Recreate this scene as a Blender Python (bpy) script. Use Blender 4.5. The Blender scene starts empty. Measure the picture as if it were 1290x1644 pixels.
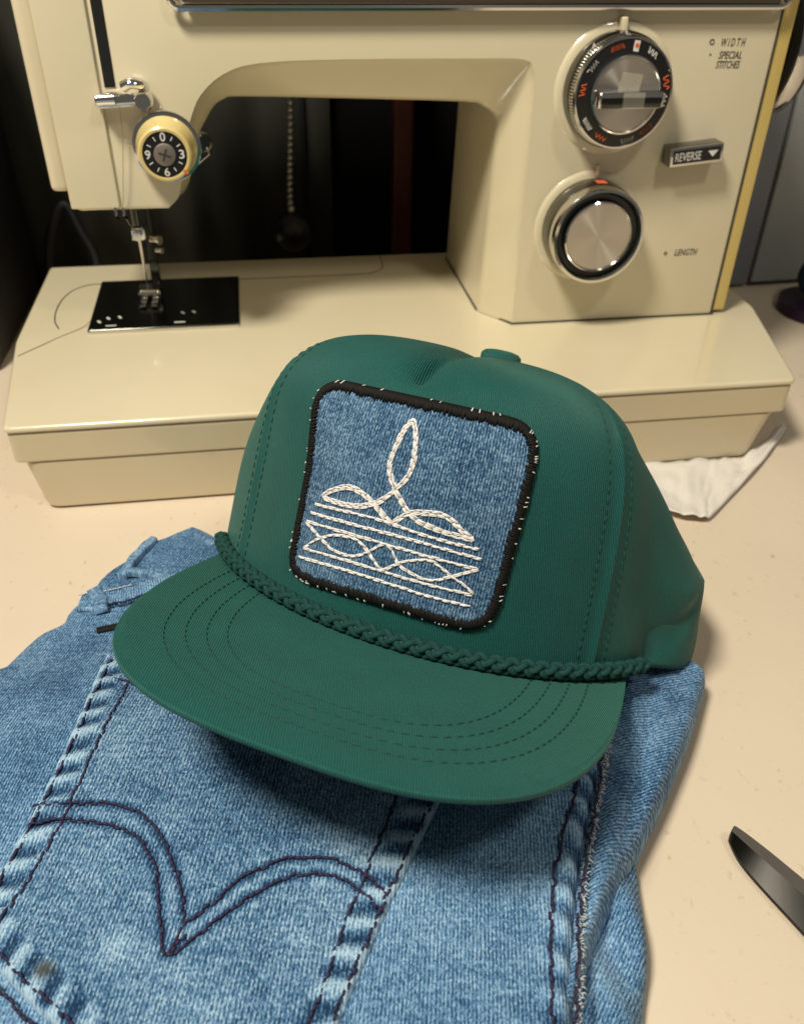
import bpy, bmesh, math, random
import numpy as np
from mathutils import Vector, Matrix, noise

# ---------------------------------------------------------------- camera, world, lamps, exposure
sc = bpy.context.scene
random.seed(7)
cam_d = bpy.data.cameras.new('camera'); cam = bpy.data.objects.new('camera', cam_d)
sc.collection.objects.link(cam); sc.camera = cam
PITCH, ROLL = math.radians(35.4816), math.radians(1.0424)
cam_d.sensor_fit = 'VERTICAL'; cam_d.sensor_height = 36.0; cam_d.lens = 1360.0 / 1644 * 36
cam_d.clip_start = 0.01; cam_d.clip_end = 50
fw = Vector((0, math.cos(PITCH), -math.sin(PITCH))); up = Vector((0, math.sin(PITCH), math.cos(PITCH))); rt = Vector((1, 0, 0))
r2 = rt * math.cos(ROLL) + up * math.sin(ROLL); u2 = -rt * math.sin(ROLL) + up * math.cos(ROLL)
cam.matrix_world = Matrix(((r2.x, u2.x, -fw.x, 0), (r2.y, u2.y, -fw.y, 0), (r2.z, u2.z, -fw.z, 0.27), (0, 0, 0, 1)))
cam_d.dof.use_dof = True; cam_d.dof.focus_distance = 0.30; cam_d.dof.aperture_fstop = 16.0

w = bpy.data.worlds.new('World'); sc.world = w; w.use_nodes = True
bg = w.node_tree.nodes['Background']; bg.inputs['Color'].default_value = (1.0, 0.93, 0.82, 1); bg.inputs['Strength'].default_value = 0.105
def lamp(name, loc, target, power, size, col):
    d = bpy.data.lights.new(name, 'AREA'); d.shape = 'DISK'; d.size = size; d.energy = power; d.color = col
    o = bpy.data.objects.new(name, d); sc.collection.objects.link(o); o.location = loc
    o.rotation_euler = (Vector(target) - Vector(loc)).to_track_quat('-Z', 'Y').to_euler()
    return o
lamp('ceiling_lamp', (-0.40, -0.06, 1.16), (0, .3, 0), 17.8, 0.24, (1.0, 0.92, 0.77))
lamp('ceiling_lamp', (0.42, -0.15, 1.10), (0.1, .3, 0), 2.4, 0.12, (1.0, 0.92, 0.77))
sc.view_settings.view_transform = 'Standard'; sc.view_settings.look = 'None'; sc.view_settings.gamma = 1
sc.view_settings.use_curve_mapping = False; sc.view_settings.exposure = 0.0
sc.cycles.use_denoising = True; sc.cycles.max_bounces = 6

# ---------------------------------------------------------------- helpers
COL = sc.collection
def build(name, V, F, mat=None, parent=None, smooth=True, uv=None, attrs=None):
    me = bpy.data.meshes.new(name)
    me.from_pydata([tuple(map(float, v)) for v in V], [], [tuple(int(i) for i in f) for f in F]); me.validate()
    if uv is not None:
        l = me.uv_layers.new(name='UVMap'); idx = np.zeros(len(me.loops), dtype=np.int32)
        me.loops.foreach_get('vertex_index', idx)
        l.data.foreach_set('uv', np.asarray(uv, dtype=np.float32)[idx].ravel())
    for k, a in (attrs or {}).items():
        at = me.attributes.new(k, 'FLOAT', 'POINT'); at.data.foreach_set('value', np.asarray(a, dtype=np.float32))
    me.polygons.foreach_set('use_smooth', [smooth] * len(me.polygons))
    o = bpy.data.objects.new(name, me); COL.objects.link(o)
    if mat: me.materials.append(mat)
    if parent: o.parent = parent
    return o
def tag(o, label=None, cat=None, group=None, kind=None):
    for k, v in (('label', label), ('category', cat), ('group', group), ('kind', kind)):
        if v: o[k] = v
    return o
def empty(name, loc=(0, 0, 0), rot=None):
    o = bpy.data.objects.new(name, None); COL.objects.link(o); o.location = loc; o.empty_display_size = .02
    if rot is not None: o.rotation_euler = rot
    return o
class MB:
    def __init__(s): s.V = []; s.F = []
    def add(s, V, F):
        n = len(s.V); s.V += [tuple(v) for v in V]; s.F += [tuple(i + n for i in f) for f in F]; return s
def frames(P, closed=False):
    P = [Vector(p) for p in P]; n = len(P); T = []
    for i in range(n):
        a = P[(i - 1) % n] if (i > 0 or closed) else P[i]; b = P[(i + 1) % n] if (i < n - 1 or closed) else P[i]
        d = b - a; T.append(d.normalized() if d.length > 1e-12 else Vector((1, 0, 0)))
    ref = Vector((0, 0, 1)) if abs(T[0].z) < .9 else Vector((1, 0, 0))
    N = [(ref - T[0] * ref.dot(T[0])).normalized()]
    for i in range(1, n):
        v = N[-1] - T[i] * N[-1].dot(T[i]); N.append(v.normalized() if v.length > 1e-9 else N[-1])
    return P, T, N
def tube(P, r, seg=8, closed=False, caps=True, taper=None, flat=1.0):
    P, T, N = frames(P, closed); V = []; F = []; n = len(P)
    for i in range(n):
        b = T[i].cross(N[i]); rr = r * (taper(i / (n - 1)) if taper else 1)
        for k in range(seg):
            a = 2 * math.pi * k / seg; V.append(P[i] + N[i] * (rr * flat * math.cos(a)) + b * (rr * math.sin(a)))
    for i in range(n if closed else n - 1):
        j = (i + 1) % n
        for k in range(seg): F.append((i * seg + k, i * seg + (k + 1) % seg, j * seg + (k + 1) % seg, j * seg + k))
    if caps and not closed: F.append(tuple(reversed(range(seg)))); F.append(tuple(range((n - 1) * seg, n * seg)))
    return V, F
def rbox(c, s, bev=.001, seg=2, M=None):
    bm = bmesh.new(); bmesh.ops.create_cube(bm, size=1)
    bmesh.ops.scale(bm, vec=Vector(s), verts=bm.verts)
    if bev > 0: bmesh.ops.bevel(bm, geom=bm.edges[:], offset=min(bev, min(s) * .45), segments=seg, profile=.6, affect='EDGES')
    if M is not None: bmesh.ops.transform(bm, matrix=M, verts=bm.verts)
    bmesh.ops.translate(bm, vec=Vector(c), verts=bm.verts)
    bm.verts.index_update(); V = [v.co.copy() for v in bm.verts]; F = [[v.index for v in f.verts] for f in bm.faces]; bm.free(); return V, F
def lathe_y(cx, y0, cz, prof, seg=64, capf=True):
    """revolve (radius, distance towards the viewer from plane y0) about an axis along -y"""
    V = []; F = []; n = len(prof)
    for (r, d) in prof:
        for k in range(seg):
            a = 2 * math.pi * k / seg; V.append((cx + r * math.cos(a), y0 - d, cz + r * math.sin(a)))
    for i in range(n - 1):
        for k in range(seg): F.append((i * seg + k, (i + 1) * seg + k, (i + 1) * seg + (k + 1) % seg, i * seg + (k + 1) % seg))
    if capf: F.append(tuple((n - 1) * seg + k for k in reversed(range(seg))))
    return V, F
def bevel_mod(o, wd=.001, seg=3, ang=30):
    m = o.modifiers.new('bevel', 'BEVEL'); m.width = wd; m.segments = seg; m.limit_method = 'ANGLE'; m.angle_limit = math.radians(ang); m.harden_normals = False
    return o
def auto_smooth(o, ang=35):
    me = o.data; bm = bmesh.new(); bm.from_mesh(me)
    for e in bm.edges:
        if len(e.link_faces) == 2 and e.calc_face_angle(0) > math.radians(ang): e.smooth = False
    bm.to_mesh(me); bm.free(); return o
def resample(P, step, dim=3):
    P = np.asarray(P, float); L = np.concatenate([[0], np.cumsum(np.linalg.norm(np.diff(P, axis=0), axis=1))])
    n = max(2, int(round(L[-1] / step)) + 1); s = np.linspace(0, L[-1], n)
    return np.stack([np.interp(s, L, P[:, k]) for k in range(P.shape[1])], 1)
def smoothline(P, n=12):
    P = np.asarray(P, float); Q = np.vstack([2 * P[0] - P[1], P, 2 * P[-1] - P[-2]]); out = []
    for i in range(1, len(Q) - 2):
        for k in range(n):
            t = k / n; a, b, c, d = Q[i - 1], Q[i], Q[i + 1], Q[i + 2]
            out.append(.5 * ((2 * b) + (c - a) * t + (2 * a - 5 * b + 4 * c - d) * t * t + (3 * b - a - 3 * c + d) * t ** 3))
    out.append(P[-1]); return np.array(out)
def nearest(Q, poly, closed=True):
    """distance to the polyline, nearest point, arc length there"""
    A = np.asarray(poly, float); Bp = np.roll(A, -1, 0) if closed else A[1:]
    if not closed: A = A[:-1]
    L = np.linalg.norm(Bp - A, axis=1); S = np.concatenate([[0], np.cumsum(L)[:-1]])
    best = np.full(len(Q), 1e9); NP = np.zeros_like(Q); SS = np.zeros(len(Q))
    for a, b, l, s in zip(A, Bp, L, S):
        if l < 1e-12: continue
        t = np.clip(((Q - a) @ (b - a)) / (l * l), 0, 1); pnt = a + t[:, None] * (b - a); d = np.linalg.norm(Q - pnt, axis=1)
        k = d < best; best[k] = d[k]; NP[k] = pnt[k]; SS[k] = s + t[k] * l
    return best, NP, SS
def inside(Q, poly):
    A = np.asarray(poly, float); Bp = np.roll(A, -1, 0); c = np.zeros(len(Q), bool)
    for a, b in zip(A, Bp):
        if a[1] == b[1]: continue
        k = ((a[1] > Q[:, 1]) != (b[1] > Q[:, 1])) & (Q[:, 0] < (b[0] - a[0]) * (Q[:, 1] - a[1]) / (b[1] - a[1]) + a[0]); c ^= k
    return c
def fill_poly(poly, step):
    poly = np.asarray(poly, float); lo = poly.min(0) - step; hi = poly.max(0) + step
    nx = int((hi[0] - lo[0]) / step) + 2; ny = int((hi[1] - lo[1]) / step) + 2
    X, Y = np.meshgrid(lo[0] + step * np.arange(nx), lo[1] + step * np.arange(ny)); Q = np.stack([X.ravel(), Y.ravel()], 1)
    ins = inside(Q, poly); d, NP, S = nearest(Q, poly); P = np.where(ins[:, None], Q, NP); dd = np.where(ins, d, 0)
    G = ins.reshape(ny, nx); idx = np.arange(ny * nx).reshape(ny, nx)
    cell = G[:-1, :-1] | G[1:, :-1] | G[:-1, 1:] | G[1:, 1:]
    F = np.stack([idx[:-1, :-1][cell], idx[:-1, 1:][cell], idx[1:, 1:][cell], idx[1:, :-1][cell]], 1)
    used = np.unique(F); mp = -np.ones(ny * nx, int); mp[used] = np.arange(len(used))
    return P[used], mp[F], dd[used], S[used]
def S3(x): x = np.clip(x, 0, 1); return x * x * (3 - 2 * x)
def nz(x, y, sc_, seed=0.0): return noise.noise(Vector((x * sc_, y * sc_, seed)))
def stitches(P, N, ln=.0026, gap=.0007, r=.0004, lift=.0002, jit=.00012, seg=6, width_flat=.75):
    """rows of single thread stitches along path P with surface normals N"""
    P = np.asarray(P, float); N = np.asarray(N, float); L = np.concatenate([[0], np.cumsum(np.linalg.norm(np.diff(P, axis=0), axis=1))])
    mb = MB(); s = 0
    at = lambda q: np.array([np.interp(q, L, P[:, k]) for k in range(3)]); an = lambda q: np.array([np.interp(q, L, N[:, k]) for k in range(3)])
    while s < L[-1] - ln * .4:
        e = min(s + ln * random.uniform(.85, 1.15), L[-1]); pts = []
        off = np.cross(an(s), at(e) - at(s)); no = np.linalg.norm(off); off = off / no * random.uniform(-jit, jit) if no > 0 else 0
        for k, hgt, in ((0, -.6), (.12, .45), (.5, 1), (.88, .45), (1, -.6)):
            q = s + (e - s) * k; pts.append(at(q) + an(q) * (lift + r * hgt) + off)
        mb.add(*tube(pts, r, seg, taper=lambda u: .75 + .25 * math.sin(math.pi * u)))
        s = e + gap
    return mb
def text_mesh(s, wd, ht, shear=0.0, ext=.0001, bold=.012, align='CENTER'):
    c = bpy.data.curves.new('t', 'FONT'); c.body = s; c.size = 1.0; c.offset = bold; c.extrude = 0.01; c.shear = shear; c.align_x = align; c.align_y = 'CENTER'; c.resolution_u = 3
    o = bpy.data.objects.new('t', c); COL.objects.link(o); bpy.context.view_layer.update()
    me = bpy.data.meshes.new_from_object(o.evaluated_get(bpy.context.evaluated_depsgraph_get()))
    X = [v.co.x for v in me.vertices]; Y = [v.co.y for v in me.vertices]; kx_ = wd / (max(X) - min(X)); ky_ = ht / (max(Y) - min(Y)); xm, ym = (max(X) + min(X)) / 2, (max(Y) + min(Y)) / 2
    V = [((v.co.x - xm) * kx_, (v.co.y - ym) * ky_, v.co.z * ext * 100) for v in me.vertices]; F = [list(p.vertices) for p in me.polygons]
    bpy.data.objects.remove(o); bpy.data.curves.remove(c); bpy.data.meshes.remove(me); return V, F

# ---------------------------------------------------------------- materials
def new_mat(name, col=(.5, .5, .5), rough=.5, metal=0.0, spec=.5, coat=0.0):
    m = bpy.data.materials.new(name); m.use_nodes = True; b = m.node_tree.nodes['Principled BSDF']
    b.inputs['Base Color'].default_value = (*col, 1); b.inputs['Roughness'].default_value = rough; b.inputs['Metallic'].default_value = metal
    b.inputs['Specular IOR Level'].default_value = spec; b.inputs['Coat Weight'].default_value = coat
    return m
class NT:
    def __init__(s, m): s.m = m; s.t = m.node_tree; s.b = s.t.nodes['Principled BSDF']
    def n(s, typ, **kw):
        nd = s.t.nodes.new(typ)
        for k, v in kw.items(): setattr(nd, k, v)
        return nd
    def l(s, a, b): s.t.links.new(a, b)
    def val(s, op, a, b=None, c=None):
        nd = s.n('ShaderNodeMath', operation=op)
        for i, x in enumerate((a, b, c)):
            if x is None: continue
            if isinstance(x, (int, float)): nd.inputs[i].default_value = x
            else: s.l(x, nd.inputs[i])
        return nd.outputs[0]
    def noise(s, vec, scale, detail=2, rough=.5, dim='3D'):
        nd = s.n('ShaderNodeTexNoise'); nd.inputs['Scale'].default_value = scale; nd.inputs['Detail'].default_value = detail; nd.inputs['Roughness'].default_value = rough
        if vec is not None: s.l(vec, nd.inputs['Vector'])
        return nd.outputs['Fac']
    def mapping(s, vec, rot=0, scale=(1, 1, 1)):
        nd = s.n('ShaderNodeMapping'); nd.inputs['Rotation'].default_value = (0, 0, rot); nd.inputs['Scale'].default_value = scale; s.l(vec, nd.inputs['Vector']); return nd.outputs[0]
    def ramp(s, fac, stops):
        nd = s.n('ShaderNodeValToRGB'); e = nd.color_ramp.elements
        e[0].position, e[0].color = stops[0][0], (*stops[0][1], 1); e[1].position, e[1].color = stops[-1][0], (*stops[-1][1], 1)
        for p_, c_ in stops[1:-1]:
            k = e.new(p_); k.color = (*c_, 1)
        s.l(fac, nd.inputs[0]); return nd.outputs[0]
    def mix(s, fac, a, b, typ='MIX'):
        nd = s.n('ShaderNodeMix', data_type='RGBA', blend_type=typ)
        for i, x in ((0, fac), (6, a), (7, b)):
            if isinstance(x, (int, float)): nd.inputs[i].default_value = x
            elif isinstance(x, tuple): nd.inputs[i].default_value = (*x, 1)
            else: s.l(x, nd.inputs[i])
        return nd.outputs[2]
    def bump(s, h, dist=.0003, strength=.6):
        nd = s.n('ShaderNodeBump'); nd.inputs['Distance'].default_value = dist; nd.inputs['Strength'].default_value = strength; s.l(h, nd.inputs['Height']); s.l(nd.outputs[0], s.b.inputs['Normal']); return nd
    def uv(s): return s.n('ShaderNodeUVMap', uv_map='UVMap').outputs[0]
    def obj(s): return s.n('ShaderNodeTexCoord').outputs['Object']
    def attr(s, name): return s.n('ShaderNodeAttribute', attribute_name=name).outputs['Fac']
    def color(s, c): s.l(c, s.b.inputs['Base Color'])

def denim_mat(name, dark, mid, light, rot, fleck=1.0, wear=True):
    m = new_mat(name, mid, .85, spec=.15); t = NT(m); uv = t.uv()
    vo = t.n('ShaderNodeTexVoronoi', voronoi_dimensions='2D', feature='F1'); vo.inputs['Scale'].default_value = 1.0; vo.inputs['Randomness'].default_value = .8
    warp = t.n('ShaderNodeVectorMath', operation='MULTIPLY_ADD'); wn = t.n('ShaderNodeTexNoise'); wn.inputs['Scale'].default_value = 90; t.l(uv, wn.inputs['Vector']); t.l(wn.outputs['Color'], warp.inputs[0]); warp.inputs[1].default_value = (.0022, .0022, 0); t.l(uv, warp.inputs[2])
    t.l(t.mapping(warp.outputs[0], rot, (2400 * fleck, 1120 * fleck, 1)), vo.inputs['Vector'])
    sp_ = t.n('ShaderNodeSeparateColor'); t.l(vo.outputs['Color'], sp_.inputs[0]); cell = t.val('POWER', sp_.outputs[0], 1.25)
    a = t.val('MULTIPLY_ADD', vo.outputs['Distance'], -.55, t.val('MULTIPLY_ADD', cell, .62, .42))
    a2 = t.noise(t.mapping(uv, rot + .25, (2600 * fleck, 1500 * fleck, 1)), 1.0, 2, .6)
    slub = t.noise(t.mapping(uv, rot - .95, (90, 700, 1)), 1.0, 2, .6)
    cloud = t.noise(t.mapping(uv, 0, (45, 45, 1)), 1.0, 3, .6)
    wv = t.n('ShaderNodeTexWave', wave_type='BANDS', bands_direction='X', wave_profile='SIN'); wv.inputs['Scale'].default_value = 1.0; wv.inputs['Distortion'].default_value = 1.6
    wv.inputs['Detail'].default_value = 1.5; wv.inputs['Detail Scale'].default_value = 1.3
    t.l(t.mapping(uv, rot, (300 * fleck, 40 * fleck, 1)), wv.inputs['Vector'])
    f = t.val('MULTIPLY_ADD', a, .78, -.38); f = t.val('MULTIPLY_ADD', a2, .35, f); f = t.val('MULTIPLY_ADD', wv.outputs['Fac'], .34, f)
    f = t.val('MULTIPLY_ADD', slub, .42, f); f = t.val('MULTIPLY_ADD', cloud, .50, f); f = t.val('ADD', f, -.35)
    if wear: f = t.val('MULTIPLY_ADD', t.attr('wear'), .50, f)
    c = t.ramp(f, [(.05, dark), (.42, mid), (.70, tuple(.55 * p + .45 * q for p, q in zip(mid, light))), (1.0, light)])
    if wear: c = t.mix(t.attr('stain'), c, (.045, .045, .03))
    t.color(c); t.bump(t.val('ADD', a, wv.outputs['Fac']), .0004, .6)
    t.b.inputs['Sheen Weight'].default_value = .12
    return m
def twill_mat(name, col, freq, rot, contrast=.5, sheen=.12, rough=.6):
    m = new_mat(name, col, rough, spec=.25); t = NT(m); uv = t.uv()
    wv = t.n('ShaderNodeTexWave', wave_type='BANDS', bands_direction='X', wave_profile='SIN'); wv.inputs['Scale'].default_value = 1.0; wv.inputs['Distortion'].default_value = .7
    wv.inputs['Detail'].default_value = 2.0; wv.inputs['Detail Scale'].default_value = 2.0
    t.l(t.mapping(uv, rot, (freq, freq, 1)), wv.inputs['Vector'])
    fine = t.noise(t.mapping(uv, rot, (2600, 700, 1)), 1.0, 1.5, .6); cloud = t.noise(t.mapping(uv, 0, (60, 60, 1)), 1.0, 3, .6)
    f = t.val('MULTIPLY_ADD', wv.outputs['Fac'], contrast, 1 - contrast * .55); f = t.val('MULTIPLY', f, t.val('MULTIPLY_ADD', fine, .7, .65)); f = t.val('MULTIPLY', f, t.val('MULTIPLY_ADD', cloud, .35, .83))
    mul = t.n('ShaderNodeMix', data_type='RGBA', blend_type='MULTIPLY'); mul.inputs[0].default_value = 1; mul.inputs[6].default_value = (*col, 1)
    cc = t.n('ShaderNodeCombineColor'); [t.l(f, cc.inputs[i]) for i in range(3)]; t.l(cc.outputs[0], mul.inputs[7]); t.color(mul.outputs[2])
    t.bump(t.val('MULTIPLY_ADD', fine, .5, wv.outputs['Fac']), .0004, .7)
    t.b.inputs['Sheen Weight'].default_value = sheen; t.b.inputs['Sheen Tint'].default_value = (.45, .9, .7, 1); t.b.inputs['Sheen Roughness'].default_value = .45
    return m
def enamel(name, col, rough=.28):
    m = new_mat(name, col, rough, spec=.5); t = NT(m); o = t.obj()
    n1 = t.noise(o, 9, 4, .6); n2 = t.noise(o, 420, 2, .5)
    t.color(t.mix(t.ramp(n1, [(.35, (0, 0, 0)), (.75, (1, 1, 1))]), col, tuple(c * k for c, k in zip(col, (.95, .93, .88)))))
    t.l(t.val('MULTIPLY_ADD', n1, .14, rough - .07), t.b.inputs['Roughness']); t.bump(n2, .00003, .2); t.b.inputs['Coat Weight'].default_value = .7; t.b.inputs['Coat Roughness'].default_value = .07
    return m
M = {}
M['green'] = twill_mat('green cotton twill', (.0105, .090, .081), 350, -.26, .48)
M['green_bill'] = twill_mat('green bill twill', (.0125, .100, .087), 430, -.33, .62)
M['green_plain'] = new_mat('green thread', (.006, .055, .040), .7)
M['braid'] = new_mat('green braid cord', (.011, .062, .054), .75, spec=.2); tb = NT(M['braid']); nb2 = tb.noise(tb.obj(), 1900, 3, .75); tb.bump(nb2, .0006, .9); tb.color(tb.ramp(nb2, [(.3, (.005, .035, .032)), (.7, (.020, .090, .078))]))
M['denim_pocket'] = denim_mat('worn denim pocket', (.008, .035, .090), (.070, .180, .340), (.42, .61, .77), .55)
M['denim'] = denim_mat('washed denim', (.012, .045, .110), (.080, .200, .375), (.38, .58, .77), .45, 1.05)
M['denim_patch'] = denim_mat('patch denim', (.006, .028, .075), (.044, .122, .240), (.34, .52, .68), .28, 1.0, wear=False)
M['thread_dark'] = new_mat('dark purple thread', (.022, .014, .050), .7)
M['thread_white'] = new_mat('white thread', (.80, .76, .74), .6)
M['thread_black'] = new_mat('black thread', (.007, .006, .0055), .7, spec=.25)
M['fray'] = new_mat('frayed white cotton', (.50, .56, .60), .9)
M['cream'] = enamel('cream enamel', (.74, .665, .48), .20)
M['cream_base'] = enamel('cream plastic', (.63, .545, .37), .30)
M['yellow'] = enamel('yellowed plastic', (.60, .46, .15), .35)
M['knob_yellow'] = enamel('yellow knob plastic', (.72, .58, .24), .35)
M['chrome'] = new_mat('chrome', (.78, .77, .75), .10, 1.0); M['satin'] = new_mat('satin steel', (.20, .195, .185), .2, 1.0)
M['steel_dark'] = new_mat('dark polished steel', (.10, .10, .09), .16, 1.0)
M['black'] = new_mat('black plastic', (.010, .010, .010), .35)
M['black_matte'] = new_mat('matte black', (.003, .003, .003), .9)
M['brown'] = new_mat('brown panel', (.06, .045, .03), .5)
M['ink'] = new_mat('dark ink', (.05, .045, .035), .6)
M['white_print'] = new_mat('white print', (.72, .70, .65), .6)
M['orange_print'] = new_mat('orange print', (.75, .13, .03), .6)
M['rubber'] = new_mat('black rubber', (.008, .008, .008), .6)
def brushed():
    m = new_mat('brushed steel disc', (.66, .62, .57), .30, 1.0); t = NT(m); t.b.inputs['Anisotropic'].default_value = .9; t.b.inputs['Anisotropic Rotation'].default_value = .25
    tg = t.n('ShaderNodeTangent', direction_type='RADIAL', axis='Y'); t.l(tg.outputs[0], t.b.inputs['Tangent']); return m
M['brushed'] = brushed()
def table_mat():
    m = new_mat('speckled cream laminate', (.74, .58, .42), .42, spec=.4); t = NT(m); o = t.obj()
    big = t.noise(o, 3.5, 4, .6); sp = t.noise(o, 210, 2, .6); sp2 = t.noise(t.mapping(o, .7, (1, .5, 1)), 190, 3, .65); msk = t.noise(o, 14, 2, .5)
    c = t.mix(t.ramp(big, [(.3, (0, 0, 0)), (.7, (1, 1, 1))]), (.72, .62, .485), (.64, .535, .41))
    k = t.ramp(t.val('MULTIPLY_ADD', msk, .12, sp2), [(.70, (0, 0, 0)), (.80, (1, 1, 1))]); c = t.mix(t.val('MULTIPLY', k, .45), c, (.30, .20, .12))
    k2 = t.ramp(sp, [(.66, (0, 0, 0)), (.76, (1, 1, 1))]); c = t.mix(t.val('MULTIPLY', k2, .3), c, (.40, .28, .18))
    t.color(c); t.bump(t.val('MULTIPLY_ADD', sp2, .6, sp), .0002, .35); return m
M['table'] = table_mat()

# ---------------------------------------------------------------- setting
V, F = rbox((0.1, .48, -.02), (2.4, 1.3, .04), .004)
tag(build('table', V, F, M['table'], smooth=False), kind='structure')
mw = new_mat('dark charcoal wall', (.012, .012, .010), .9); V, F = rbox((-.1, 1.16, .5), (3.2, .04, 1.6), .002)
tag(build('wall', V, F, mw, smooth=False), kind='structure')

# ---------------------------------------------------------------- sewing machine (its own frame: x along the bed, y to the back)
YAW = math.radians(9.5805); M0 = Vector((.08, .52, 0))
mach = empty('sewing_machine', Matrix.Rotation(YAW, 3, 'Z') @ M0, (0, 0, YAW))
tag(mach, 'vintage cream sewing machine with chrome dials standing behind the green cap', 'sewing machine')
def mk(name, VF, mat, parent=None, smooth=True, sharp=35):
    V = [Vector(v) - M0 for v in VF[0]]; o = build(name, V, VF[1], M[mat] if isinstance(mat, str) else mat, parent or mach, smooth)
    if smooth and sharp: auto_smooth(o, sharp)
    return o
def prism(poly, z0, z1, poly_top=None):
    a = list(poly); b = list(poly_top or poly); n = len(a); V = [(x, y, z0) for x, y in a] + [(x, y, z1) for x, y in b]
    F = [tuple(reversed(range(n))), tuple(range(n, 2 * n))] + [(i, (i + 1) % n, n + (i + 1) % n, n + i) for i in range(n)]; return V, F
def rpoly(P, r, n=4):
    out = []; m = len(P)
    for i in range(m):
        p0, p1, p2 = (np.array(P[(i + k) % m], float) for k in (-1, 0, 1)); a = (p0 - p1); b = (p2 - p1)
        a = p1 + a / np.linalg.norm(a) * r; b = p1 + b / np.linalg.norm(b) * r
        for k in range(n + 1):
            t = k / n; q = (1 - t) ** 2 * a + 2 * t * (1 - t) * p1 + t * t * b; out.append(tuple(q))
    return out
YF = .4975; ZD = .0524
low_b = rpoly([(-.128, .4015), (.282, .4015), (.286, .63), (-.145, .63)], .008); low_t = rpoly([(-.134, .4015), (.291, .4015), (.318, .635), (-.150, .635)], .008)
bevel_mod(mk('lower_base', prism(low_b, .0012, .0306, low_t), 'cream_base'), .0012)
slab = rpoly([(-.1375, .4008), (.2955, .4008), (.3245, .507), (.329, .6395), (-.155, .6395), (-.1525, .509)], .004)
bevel_mod(mk('bed_rim', prism(slab, .0308, .0482), 'cream_base'), .0012)
deck = rpoly([(-.1385, .4000), (.2965, .4000), (.3255, .507), (.330, .6405), (-.156, .6405), (-.1537, .509)], .004)
bevel_mod(mk('bed_top', prism(deck, .0487, ZD), 'cream'), .0016, 4)
for fx in (-.11, .26): mk('foot', lathe_y(0, 0, 0, [(.0, 0), (.008, 0)], 8) if False else prism([(fx + .008 * math.cos(a * .785), .43 + .008 * math.sin(a * .785)) for a in range(8)], 0, .0018), 'rubber')
# panel joints in the bed: the slide plate outline and the rear panel
gro = MB(); arc = [(-.1125, .6012), (-.1225, .600), (-.1315, .592), (-.1365, .576), (-.1375, .556), (-.1355, .538), (-.131, .525)]
gro.add(*tube([(x, y, ZD) for x, y in smoothline(arc, 5)], .00045, 6)); mk('slide_plate_joint', (gro.V, gro.F), 'ink')
gro = MB(); arc = [(-.0195, .5995), (.03, .5995), (.066, .600), (.078, .603), (.085, .612), (.0865, .626), (.0865, .640)]
gro.add(*tube([(x, y, ZD) for x, y in smoothline(arc, 5)], .0004, 6)); mk('rear_panel_joint', (gro.V, gro.F), 'ink')
# throat plate with slots; white chips paint number marks and slot highlights
tp = mk('throat_plate', prism(rpoly([(-.1122, .5150), (-.0194, .5155), (-.0197, .6008), (-.1142, .6008)], .0015), ZD + .0002, ZD + .0022), 'steel_dark'); bevel_mod(tp, .0007, 2)
mk('plate_edge', rbox((-.0658, .5149, ZD + .0011), (.0925, .0012, .0016), .0005, 2, Matrix.Rotation(.005, 4, 'Z')), 'chrome', tp)
for (x, y, a, b) in ((-.0985, .5205, .0065, .0011), (-.0565, .5212, .0068, .0011)): mk('plate_mark', rbox((x, y, ZD + .0024), (a, b, .0003), .0001), 'white_print', tp)
for (x, y) in ((-.1065, .5275), (-.1015, .5325), (-.0945, .5335), (-.0555, .5365), (-.0485, .5372)):
    mk('plate_mark', rbox((x, y, ZD + .0024), (.0015, .0038, .0003), .0001, 1, Matrix.Rotation(.5, 4, 'Z')), 'white_print', tp)
for x in (-.0835, -.0775, -.0715): mk('feed_slot', rbox((x, .556, ZD + .0023), (.0028, .020, .0002), .0001), 'black_matte', tp)
# body: pillar, arm and head are one casting; its inner front edge is chamfered
T = .292
cf = [(.1535, ZD + .0004), (.1535, .120), (.1535, .185), (.1520, .1985), (.1460, .2045), (.1150, .2050), (.0500, .2050), (.0050, .2035), (-.0140, .1985), (-.0265, .1890), (-.0325, .1790), (-.0362, .1690), (-.0395, .1570), (-.0425, .1440), (-.0455, .1368), (-.0510, .1318)]
cb = [(.1362, ZD + .0004), (.1385, .120), (.1396, .1608), (.1390, .1710), (.1309, .1771), (.1190, .1795), (.0533, .1819), (-.0060, .1836), (-.0155, .1825), (-.0215, .1790), (-.0268, .1718), (-.0310, .1650), (-.0345, .1540), (-.0385, .1425), (-.0425, .1350), (-.0490, .1312)]
cf = [tuple(q) for q in smoothline(cf, 3)]; cb = [tuple(q) for q in smoothline(cb, 3)]
def contour(inner, ins=0.0):
    return [(.2903 - ins, T - ins), (.2903 - ins, ZD + .0004)] + list(inner) + [(-.0700, .1312 + ins), (-.0980, .1312 + ins), (-.1015 + ins, .1325 + ins), (-.1034 + ins, .1370), (-.1034 + ins, T - ins)]
def lerp_in(k): return [((1 - k) * a[0] + k * b[0], (1 - k) * a[1] + k * b[1]) for a, b in zip(cf, cb)]
rings = [(YF, contour(lerp_in(0), .0018)), (YF + .0006, contour(lerp_in(.015), .0006)), (YF + .0020, contour(lerp_in(.06))), (YF + .0040, contour(lerp_in(.15))), (YF + .012, contour(lerp_in(.52))), (.5175, contour(lerp_in(.88))), (.5200, contour(lerp_in(.96))), (.5235, contour(lerp_in(1.0))), (.625, contour(lerp_in(1.0)))]
n = len(rings[0][1]); V = []; F = []
for y, c in rings: V += [(x, y, z) for x, z in c]
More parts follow.
